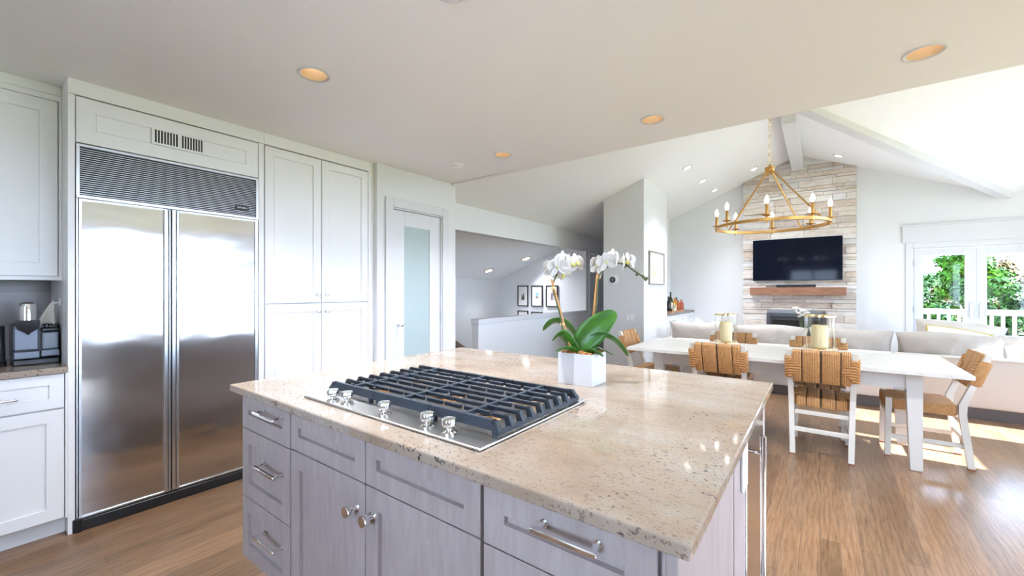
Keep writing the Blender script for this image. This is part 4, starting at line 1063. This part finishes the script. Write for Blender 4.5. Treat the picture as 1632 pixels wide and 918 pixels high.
# ------------------------------------------------------------------ bar cabinet, bottles
t = thing('bar_cabinet', 'white bar cabinet with three drawers and a grey top in the alcove', 'cabinet', (-2.2, 7.75, 0))
b = MB(); b.box(-2.415, -2.0, 6.905, 8.58, .09, .889); b.box(-2.415, -2.06, 6.905, 8.58, 0, .09); b.build('body', cab_m, t)
b = MB(); b.box(-2.416, -1.968, 6.903, 8.59, .890, .922, .003); b.build('top', coffeetop_m, t)
for k in range(3):
    y0 = 6.92 + .553 * k
    b = MB(); b.M = FX(-1.98, y0, .70); b.shaker(.545, .18, .019, .045, .004); d = b.build('drawer', cab_m, t)
    b = MB(); yc = y0 + .27; b.tube([(-1.98, yc - .07, .80), (-1.955, yc - .07, .80), (-1.955, yc + .07, .80), (-1.98, yc + .07, .80)], .005, 6); b.build('handle', nickel_m, d, True)
    b = MB(); b.M = FX(-1.98, y0, .10); b.shaker(.545, .59, .019, .06, .004); b.build('door', cab_m, t)
t = thing('serving_tray', 'shallow wooden tray under the bottles on the bar cabinet', 'tray', (-2.1, 7.55, .9225))
b = MB(); b.box(-2.26, -2.0, 7.16, 8.02, .9225, .930, .002); b.build('base', tray_m, t)
b = MB(); b.box(-2.26, -2.25, 7.16, 8.02, .930, .952); b.box(-2.01, -2.0, 7.16, 8.02, .930, .952); b.box(-2.25, -2.01, 7.16, 7.17, .930, .952); b.box(-2.25, -2.01, 8.01, 8.02, .930, .952); b.build('rim', tray_m, t)
def bottle(name, y, x, r, h, m, capm, label, shape='wine', lab=None):
    z = .9308
    t = thing(name, label, 'bottle', (x, y, z), 'bottles on the bar cabinet')
    if shape == 'wine': prof = [(r * .9, 0), (r, .01), (r, h * .58), (r * .75, h * .68), (r * .36, h * .76), (r * .34, h * .95)]
    elif shape == 'squat': prof = [(r * .9, 0), (r, .01), (r, h * .62), (r * .8, h * .72), (r * .35, h * .78), (r * .33, h * .86)]
    else: prof = [(r * .85, 0), (r, .01), (r * 1.02, h * .7), (r * .5, h * .8), (r * .42, h * .86)]
    b = MB(); b.lathe(prof, (x, y, z), 20); b.build('glass', m, t, True)
    hz = prof[-1][1]; b = MB(); b.lathe([(prof[-1][0] * 1.12, hz), (prof[-1][0] * 1.12, h - .004), (prof[-1][0] * .9, h)], (x, y, z), 14); b.build('cap', capm, t, True)
    if lab:
        b = MB(); b.lathe([(r + .0008, h * .16), (r + .0008, h * .46)], (x, y, z), 20, capb=False, capt=False); b.build('paper_label', lab, t, True)
blk = black_m; amber = bottle_mat('amber_spirit', srgb(196, 104, 34)); rose = bottle_mat('rose_spirit', srgb(226, 130, 104)); gold_b = bottle_mat('golden_spirit', srgb(226, 168, 52)); dgreen = bottle_mat('dark_green_glass', srgb(46, 52, 28), .2); dblk = bottle_mat('black_glass', srgb(34, 34, 34), .1)
wl = mat('cream_label', srgb(226, 216, 190), .6); clear_b = bottle_mat('clear_spirit', srgb(232, 226, 214), .8)
bottle('wine_bottle', 7.27, -2.08, .038, .27, dblk, blk, 'black wine bottle standing first by the stub wall', 'wine')
bottle('wine_bottle', 7.46, -2.10, .038, .345, dgreen, blk, 'tallest bottle on the bar, dark green with a long neck', 'wine', wl)
bottle('liquor_bottle', 7.52, -2.05, .036, .245, gold_b, tray_m, 'golden yellow bottle in front of the tall green one', 'tall', wl)
bottle('liquor_bottle', 7.40, -2.02, .034, .15, clear_b, gold_m, 'small clear bottle at the front edge of the tray', 'squat', wl)
bottle('liquor_bottle', 7.74, -2.06, .046, .215, amber, mat('cork_stopper', srgb(120, 104, 92), .6), 'squat amber decanter with a round brown stopper', 'squat')
bottle('liquor_bottle', 7.90, -2.12, .048, .25, amber, blk, 'amber bottle with a slim black neck', 'squat', wl)
bottle('liquor_bottle', 7.97, -2.05, .040, .205, rose, rose, 'pink bottle at the fireplace end of the tray', 'tall')
t = thing('cocktail_pick', 'thin stirrer with a knob standing in a clear glass beside the pink bottle', 'stirrer', (-2.1, 8.08, .9225))
b = MB(); b.lathe([(.032, .9225), (.036, 1.03), (.034, 1.03), (.030, .93), (.002, .93)], (-2.1, 8.08, 0), 20); b.build('glass', hglass_m, t, True)
b = MB(); b.tube([(-2.1, 8.08, .935), (-2.1, 8.10, 1.20)], .002, 6); b.lathe([(.002, 1.195), (.014, 1.205), (.014, 1.22), (.002, 1.23)], (-2.1, 8.10, 0), 10); b.build('stick', nickel_m, t, True)

# ------------------------------------------------------------------ fireplace wall
t = thing('television', 'large flat black television mounted on the stone chimney', 'television', (-.333, 8.45, 1.83))
b = MB(); b.box(-.955, .290, 8.415, 8.452, 1.472, 2.185, .004); b.box(-.6, -.06, 8.452, 8.4655, 1.6, 2.05); b.build('housing', black_m, t)
b = MB(); b.box(-.947, .282, 8.4125, 8.416, 1.484, 2.178); b.build('screen', tv_m, t)
t = thing('mantel_shelf', 'thick walnut beam mantel on the stone chimney under the television', 'shelf', (-.33, 8.39, 1.29))
b = MB(); b.box(-.99, .332, 8.30, 8.4655, 1.227, 1.357, .005, seg=2); b.build('beam', mantel_m, t)
t = thing('soundbar', 'slim black soundbar lying on the wooden mantel', 'speaker', (-.328, 8.34, 1.358))
b = MB(); b.box(-.60, -.055, 8.315, 8.40, 1.3575, 1.402, .008, seg=2); b.build('body', black_m, t)
b = MB(); b.box(-.59, -.065, 8.3125, 8.3155, 1.366, 1.394); b.build('fabric_grille', mat('grille_cloth', (.02, .02, .022, 1), .9), t)
t = thing('fireplace_insert', 'dark grey gas fireplace insert low in the stone chimney', 'fireplace', (-.335, 8.5, .55))
b = MB(); x0, x1, z0, z1 = -.752, .084, .20, .912
b.box(x0, x0 + .055, 8.455, 8.56, z0, z1, .003); b.box(x1 - .055, x1, 8.455, 8.56, z0, z1, .003); b.box(x0 + .055, x1 - .055, 8.455, 8.56, z1 - .06, z1, .003); b.box(x0 + .055, x1 - .055, 8.455, 8.56, z0, z0 + .06, .003)
b.build('surround', fire_m, t)
b = MB(); b.box(x0 + .055, x1 - .055, 8.475, 8.53, z1 - .115, z1 - .06, .003); b.box(x0 + .055, x0 + .085, 8.475, 8.53, z0 + .06, z1 - .115); b.box(x1 - .085, x1 - .055, 8.475, 8.53, z0 + .06, z1 - .115); b.build('inner_frame', mat('fireplace_inner', srgb(54, 55, 58), .5), t)
b = MB(); b.box(x0 + .085, x1 - .085, 8.50, 8.51, z0 + .06, z1 - .115); b.build('glass', fireglass_m, t)

# ------------------------------------------------------------------ pictures, thermostat, plates
def picture(label, plane, a0, a1, z0, z1, fm, art, group=None, fw_=.02, cat='picture'):
    """plane ('Y', y) faces -Y, ('X', x) faces +X"""
    ax, p = plane; M = FY(a0, p, z0) if ax == 'Y' else FX(p, a0, z0)
    t = thing('framed_picture', label, cat, ((a0 + a1) / 2, p, (z0 + z1) / 2) if ax == 'Y' else (p, (a0 + a1) / 2, (z0 + z1) / 2), group)
    w_, h_ = a1 - a0, z1 - z0
    b = MB(); b.M = M; f = fw_
    b.box(0, f, -.026, -.001, 0, h_); b.box(w_ - f, w_, -.026, -.001, 0, h_); b.box(f, w_ - f, -.026, -.001, 0, f); b.box(f, w_ - f, -.026, -.001, h_ - f, h_); b.build('frame', fm, t)
    b = MB(); b.M = M; b.box(f, w_ - f, -.012, -.004, f, h_ - f); b.build('mat_board', paper_m, t)
    b = MB(); b.M = M; ms = []
    for ia, (u0, u1, v0, v1, m) in enumerate(art):
        if m not in ms: ms.append(m)
        b.box(f + u0 * (w_ - 2 * f), f + u1 * (w_ - 2 * f), -.0125 - .0004 * ia, -.0118, f + v0 * (h_ - 2 * f), f + v1 * (h_ - 2 * f), mi=ms.index(m))
    b.build('print', ms, t)
ink = lambda n, *c: mat('print_' + n, srgb(*c), .8)
P = ('Y', 6.846)
pz0, pz1 = .985, 1.40
gx = [(-4.955, -4.695), (-4.617, -4.353), (-4.275, -4.010)]
picture('black-framed print of a small dark house on the stair wall', P, *gx[0], pz0, pz1, frame_m, [(.34, .66, .30, .50, ink('dark', 66, 66, 52)), (.36, .46, .50, .57, ink('dark', 66, 66, 52)), (.53, .62, .50, .64, ink('dark', 66, 66, 52)), (.30, .70, .28, .31, ink('ochre', 170, 150, 110)), (.42, .48, .42, .48, ink('pale', 190, 186, 160))], 'pictures on the stair wall', .018)
picture('black-framed print with a pale blue patch, middle of the upper row on the stair wall', P, *gx[1], pz0, pz1, frame_m, [(.38, .68, .52, .66, ink('blue', 150, 190, 196)), (.40, .50, .38, .50, ink('dark', 66, 66, 52)), (.54, .66, .40, .48, ink('olive', 120, 110, 70)), (.30, .42, .34, .40, ink('peach', 226, 190, 160))], 'pictures on the stair wall', .018)
picture('black-framed print with a mauve patterned patch, behind the orchid stem on the stair wall', P, *gx[2], pz0, pz1, frame_m, [(.40, .68, .30, .68, ink('mauve', 150, 132, 138)), (.44, .52, .36, .60, ink('plum', 110, 92, 100)), (.58, .64, .34, .52, ink('greylilac', 186, 172, 176))], 'pictures on the stair wall', .018)
picture('black-framed picture under the dark house print, mostly hidden by the low wall', P, *gx[0], .48, .895, frame_m, [(.34, .66, .34, .60, ink('olive', 120, 110, 70))], 'pictures on the stair wall', .018)
picture('black-framed picture under the pale blue print, mostly hidden by the low wall', P, *gx[1], .48, .88, frame_m, [(.34, .66, .34, .60, ink('blue', 150, 190, 196))], 'pictures on the stair wall', .018)
picture('pale landscape in a thin silver frame on the side of the stub wall', ('X', -2.0), 5.99, 6.69, 1.392, 1.885, silver_m, [(.17, .83, .14, .86, ink('mist', 222, 222, 220)), (.22, .42, .18, .42, ink('sand', 204, 190, 160)), (.48, .80, .18, .40, ink('fog', 198, 200, 200)), (.28, .36, .42, .55, ink('straw', 214, 204, 170))], None, .014)
t = thing('thermostat', 'round dark thermostat on a white plate on the stub wall', 'thermostat', (-2.46, 5.8, 1.463))
b = MB(); b.lathe([(.085, 0), (.085, -.004), (.08, -.007)], (-2.46, 5.799, 1.463), 32, axis='Y'); b.build('wall_plate', plastic_m, t, True)
b = MB(); b.lathe([(.042, -.007), (.044, -.012), (.044, -.024), (.038, -.029)], (-2.46, 5.799, 1.463), 32, axis='Y'); q = b.build('dial', darkframe_m, t, True)
b = MB(); b.lathe([(.022, -.029), (.020, -.0305)], (-2.46, 5.799, 1.463), 24, axis='Y'); b.build('display', mat('thermo_display', srgb(128, 132, 140), .2), q, True)
t = thing('light_switch', 'pale double switch plate low on the stub wall', 'switch', (-2.2, 5.8, .907))
b = MB(); b.box(-2.262, -2.142, 5.792, 5.7992, .85, .965, .003); p = b.build('plate', greyplate_m, t)
for x in (-2.228, -2.176): b = MB(); b.box(x - .016, x + .016, 5.789, 5.7925, .876, .940, .002); b.build('rocker', plastic_m, p)

# ------------------------------------------------------------------ recessed lights
def area_lamp(loc, power, r, parent):
    l = bpy.data.lights.new('can_light', 'AREA'); l.shape = 'DISK'; l.size = r * 2; l.energy = power; l.color = (1, .91, .78); l.spread = R(115)
    o = bpy.data.objects.new('can_light', l); COL.objects.link(o); o.location = loc; o.parent = parent
    o.matrix_parent_inverse = Matrix.Translation(-Vector(parent.location)); return o
def tilt_to(n):
    return Vector((0, 0, 1)).rotation_difference(Vector(n)).to_matrix().to_4x4()
LB = ['recessed ceiling light over the aisle by the refrigerator', 'recessed ceiling light cut off by the top of the picture', 'recessed ceiling light over the walkway, far from the cabinets', 'recessed ceiling light above the far edge of the island, before the chandelier', 'recessed ceiling light beside the smoke detector']
for (x, y), lab in zip(CANS, LB):
    t = thing('recessed_light', lab, 'ceiling light', (x, y, 2.45), 'kitchen ceiling lights')
    b = MB(); b.lathe([(CR - .001, 2.4495), (CR + .014, 2.4495), (CR + .014, 2.445), (CR + .008, 2.442), (CR - .002, 2.446)], (x, y, 0), 36, capb=False, capt=False); b.build('trim_ring', trim_m, t, True)
    b = MB(); prof = []
    for k in range(8): zz = 2.446 + .012 * k; rr_ = CR - .002 - .0016 * k; prof += [(rr_, zz), (rr_ - .0012, zz + .010)]
    b.lathe(prof, (x, y, 0), 36, capb=False, capt=False); b.build('baffle', baffle_m, t, fixn=False)
    b = MB(); b.lathe([(.0525, 2.546), (.049, 2.540), (.03, 2.536), (.002, 2.535)], (x, y, 0), 32); b.build('lens', lamp_m, t, True)
    area_lamp((x, y, 2.4515), CAN_W, .05, t)
t = thing('smoke_detector', 'round white smoke detector on the flat kitchen ceiling', 'smoke detector', (-2.64, 2.70, 2.45))
b = MB(); b.lathe([(.062, 2.4495), (.062, 2.436), (.052, 2.430)], (-2.64, 2.70, 0), 32); q = b.build('base', plastic_m, t, True)
b = MB(); b.lathe([(.046, 2.430), (.046, 2.420), (.030, 2.412), (.01, 2.411)], (-2.64, 2.70, 0), 32); b.build('cover', plastic_m, q, True)

NL = Vector((RP, 0, -1)).normalized(); NR = Vector((-RP, 0, -1)).normalized()
def slope_light(x, y, label, group, r=.06, p=VAULT_W, n=NL):
    z = RZ - RP * abs(x - RX)
    t = thing('recessed_light', label, 'ceiling light', (x, y, z), group)
    M = Matrix.Translation((x, y, z)) @ tilt_to(n)
    b = MB(); b.M = M; b.lathe([(r - .012, .004), (r - .012, .010), (r, .012), (r + .012, .008), (r + .016, .0008)], (0, 0, 0), 30, capb=False, capt=False); b.build('trim_ring', baffle_m if x < -3 else trim_m, t, True)
    b = MB(); b.M = M; b.lathe([(r - .012, .0045), (.001, .006)], (0, 0, 0), 28, capb=False); b.build('lens', lamp_m, t, True)
    area_lamp(tuple(Vector((x, y, z)) + n * .02), p, r - .014, t).rotation_euler = (Vector((0, 0, -1)).rotation_difference(n)).to_euler()
for (x, y, lab) in ((-1.54, 6.29, 'vaulted ceiling spotlight first in the row above the stub wall'), (-1.53, 7.22, 'vaulted ceiling spotlight in the middle of the row above the bar alcove'), (-1.51, 8.05, 'vaulted ceiling spotlight at the fireplace end of the row above the bar alcove'), (-.89, 7.97, 'vaulted ceiling spotlight just beside the top of the stone chimney, near the chandelier chain')):
    slope_light(x, y, lab, 'vaulted ceiling spotlights', p=VAULT_W if y < 7.9 else .4)
slope_light(.23, 8.04, 'vaulted ceiling spotlight on the door side of the ridge beam', 'vaulted ceiling spotlights', p=.4, n=NR)
slope_light(-4.47, 6.43, 'small ceiling light over the stairs, nearer the pictures', 'stair ceiling lights', .085, 1.9)
slope_light(-5.04, 6.01, 'small ceiling light over the stairs, lower on the slope', 'stair ceiling lights', .085, 1.9)

# ------------------------------------------------------------------ chandelier
HX, HY, HZ, HR = -.374, 4.50, 1.905, .445
t = thing('chandelier', 'round brass ring chandelier with candle bulbs hanging over the dining table', 'chandelier', (HX, HY, HZ))
b = MB(); b.lathe([(HR - .013, -.012), (HR + .013, -.012), (HR + .013, .012), (HR - .013, .012), (HR - .013, -.012)], (HX, HY, HZ), 72, capb=False, capt=False); b.build('ring', brass_m, t, True)
hub = 2.425
b = MB(); b.lathe([(.030, -.022), (.038, -.018), (.038, .012), (.042, .014), (.042, .022), (.030, .026), (.012, .034), (.006, .05)], (HX, HY, hub), 24); b.build('hub', brass_m, t, True)
for k in range(4):
    a = R(22.5 + 36.7) + k * pi / 2
    p0 = Vector((HX + .026 * cos(a), HY + .026 * sin(a), hub - .012)); p1 = Vector((HX + HR * cos(a), HY + HR * sin(a), HZ + .012))
    b = MB(); b.tube([p0, p0 + (p1 - p0) * .06, p1], .0065, 8); b.lathe([(.008, -.03), (.012, -.024), (.012, -.012), (.006, -.006)], tuple(p0), 10); b.build('support_rod', brass_m, t, True)
for k in range(8):
    a = R(36.7) + k * pi / 4 + .18; x, y = HX + HR * cos(a), HY + HR * sin(a); z = HZ
    b = MB(); b.lathe([(.004, -.030), (.007, -.024), (.007, .020), (.010, .026), (.038, .034), (.040, .038), (.012, .036), (.0125, .125), (.010, .130)], (x, y, z), 20); cl = b.build('candle_arm', brass_m, t, True)
    b = MB(); b.lathe([(.008, .130), (.016, .146), (.0185, .160), (.015, .178), (.007, .196), (.001, .206)], (x, y, z), 16); b.build('bulb', bulb_m, cl, True)
b = MB(); b.tube([(HX + .020 * cos(q), HY, hub + .062 + .020 * sin(q)) for q in [2 * pi * k / 18 for k in range(18)]], .0035, 6, closed=True)
zz = hub + .085; top = roof_z(HX) - .03; L_, W_, n = .052, .011, 0
while zz + L_ * .75 < top:
    loop = []
    for k in range(16):
        q = 2 * pi * k / 16; u = W_ * cos(q); v = (L_ / 2 - .002) * sin(q)
        loop.append((HX + (u if n % 2 else 0), HY + (0 if n % 2 else u), zz + L_ / 2 + v))
    b.tube(loop, .0026, 6, closed=True); zz += L_ - .011; n += 1
b.build('chain', gold_m, t, True)
b = MB(); b.lathe([(.004, zz - roof_z(HX) - .02), (.012, -.055), (.06, -.04), (.065, .03)], (HX, HY, roof_z(HX)), 24); b.build('canopy', brass_m, t, True)

# ------------------------------------------------------------------ outside: railing and trees
t = thing('deck_railing', 'white balustrade of the sunny deck outside the french doors', 'railing', (3, 12.8, -.1))
b = MB(); b.box(-2, 7, 12.75, 12.85, .83, .90, .004); b.box(-2, 7, 12.77, 12.83, .79, .83); b.build('top_rail', rail_m, t)
b = MB(); b.box(-2, 7, 12.77, 12.83, .02, .09, .003); b.build('bottom_rail', rail_m, t)
for k in range(5):
    x = -1.95 + 2.2 * k; b = MB(); b.box(x, x + .1, 12.75, 12.85, -.099, .83); b.build('post', rail_m, t)
for k in range(56):
    x = -1.8 + .155 * k
    if any(abs(x - (-1.90 + 2.2 * j)) < .085 for j in range(5)): continue
    b = MB(); b.box(x - .022, x + .022, 12.78, 12.82, .091, .789); b.build('baluster', rail_m, t)

leafs = {}
def leafmat(n, *stops):
    m = mat('foliage_' + n, srgb(*stops[0]), .55); g = NG(m)
    g.color(g.ramp(g.noise(g.map(), 1.6, 4, .7), [(.25 + .5 * i / max(1, len(stops) - 1), srgb(*c)) for i, c in enumerate(stops)]))
    g.b.inputs['Specular IOR Level'].default_value = 0.08; return m
LM = leafmat('cedar', (24, 44, 3), (50, 82, 5), (92, 120, 14)); LD = leafmat('hedge', (12, 28, 3), (28, 52, 4), (58, 82, 9)); LR = leafmat('autumn', (44, 44, 12), (76, 56, 22), (44, 58, 12)); LO = leafmat('orange', (206, 126, 14), (224, 152, 30))
def tree(label, x, y, base, h, r, m, seed, n=5200, cone=.6, extra=None, name='garden_tree', size=.16):
    rs = random.Random(seed); t = thing(name, label, 'tree', (x, y, base), 'trees beyond the deck')
    b = MB(); b.tube([(x, y, base), (x + .1, y, base + h * .5), (x, y, base + h * .78)], [.14, .08, .02], 8); b.build('trunk', trunk_m, t, True)
    vs, fs = [], []
    nb = 80; blobs = []
    for k in range(nb):
        f = rs.random() ** .8; zz = base + h * (.06 + .92 * f); rr = r * (1 - cone * f ** 1.4) * (.45 + .55 * rs.random()); a = rs.uniform(0, 2 * pi)
        if f > .93: rr *= .3
        blobs.append((x + rr * cos(a), y + rr * sin(a), zz, r * rs.uniform(.16, .34) * (1 - .5 * f)))
    for k in range(n):
        bx, by, bz, br = blobs[rs.randrange(nb)]
        d = Vector((rs.gauss(0, 1), rs.gauss(0, 1), rs.gauss(0, .8))).normalized() * br * rs.uniform(.55, 1.15)
        p = Vector((bx, by, bz)) + d
        nrm = (d.normalized() + Vector((0, 0, .7)) + Vector((rs.gauss(0, .4), rs.gauss(0, .4), rs.gauss(0, .4)))).normalized()
        u = nrm.orthogonal().normalized(); u.rotate(Matrix.Rotation(rs.uniform(0, 6.28), 3, nrm)); v = nrm.cross(u)
        s_ = size * rs.uniform(.6, 1.4); i = len(vs)
        vs += [p - u * s_ * .5, p + v * s_ * .22, p + u * s_ * .55, p - v * s_ * .22]; fs.append((i, i + 1, i + 2, i + 3))
    me = bpy.data.meshes.new('foliage'); me.from_pydata(vs, [], fs); me.materials.append(m)
    if extra:
        me.materials.append(extra)
        for p_ in me.polygons:
            c_ = p_.center
            if (sin(c_.x * 2.3 + seed) + sin(c_.z * 3.1) + sin(c_.y * 1.7)) > 2.05: p_.material_index = 1
    o = bpy.data.objects.new('foliage', me); COL.objects.link(o); o.parent = t; o.matrix_parent_inverse = Matrix.Translation(-Vector(t.location))
    return t
tree('tall bright cedar rising to a point in the middle of the door by the hinges', 3.45, 17.5, -3.5, 6.35, 1.7, LM, 1, 24000, .80, None, 'cedar_tree', .14)
tree('bright cedar filling the hinge side of the second french door', 5.65, 16.2, -3.5, 5.9, 1.7, LM, 4, 24000, .74, None, 'cedar_tree', .14)
tree('dark green shrub with orange leaves behind the railing, below the pointed cedar', 4.15, 15.6, -3.5, 4.75, 1.6, LD, 7, 20000, .25, LO, 'garden_shrub', .13)
tree('dark green shrub low behind the railing at the hinge side of the first door', 2.5, 16.0, -3.5, 5.35, 1.9, LD, 9, 22000, .25, None, 'garden_shrub', .13)
tree('dark green shrub with orange leaves at the frame edge of the second door', 6.6, 15.0, -3.5, 4.6, 1.5, LD, 12, 14000, .25, LO, 'garden_shrub', .13)
tree('russet autumn tree far behind the pointed cedar', 2.6, 24.0, -3.5, 5.9, 2.6, LR, 14, 16000, .3, None, 'autumn_tree', .17)
tree('russet autumn tree far behind the second french door', 10.2, 25.0, -3.5, 6.6, 3.4, LR, 17, 16000, .3, None, 'autumn_tree', .17)
tree('russet autumn tree between the two french doors in the distance', 6.2, 26.0, -3.5, 6.0, 3.0, LR, 19, 15000, .3, None, 'autumn_tree', .17)
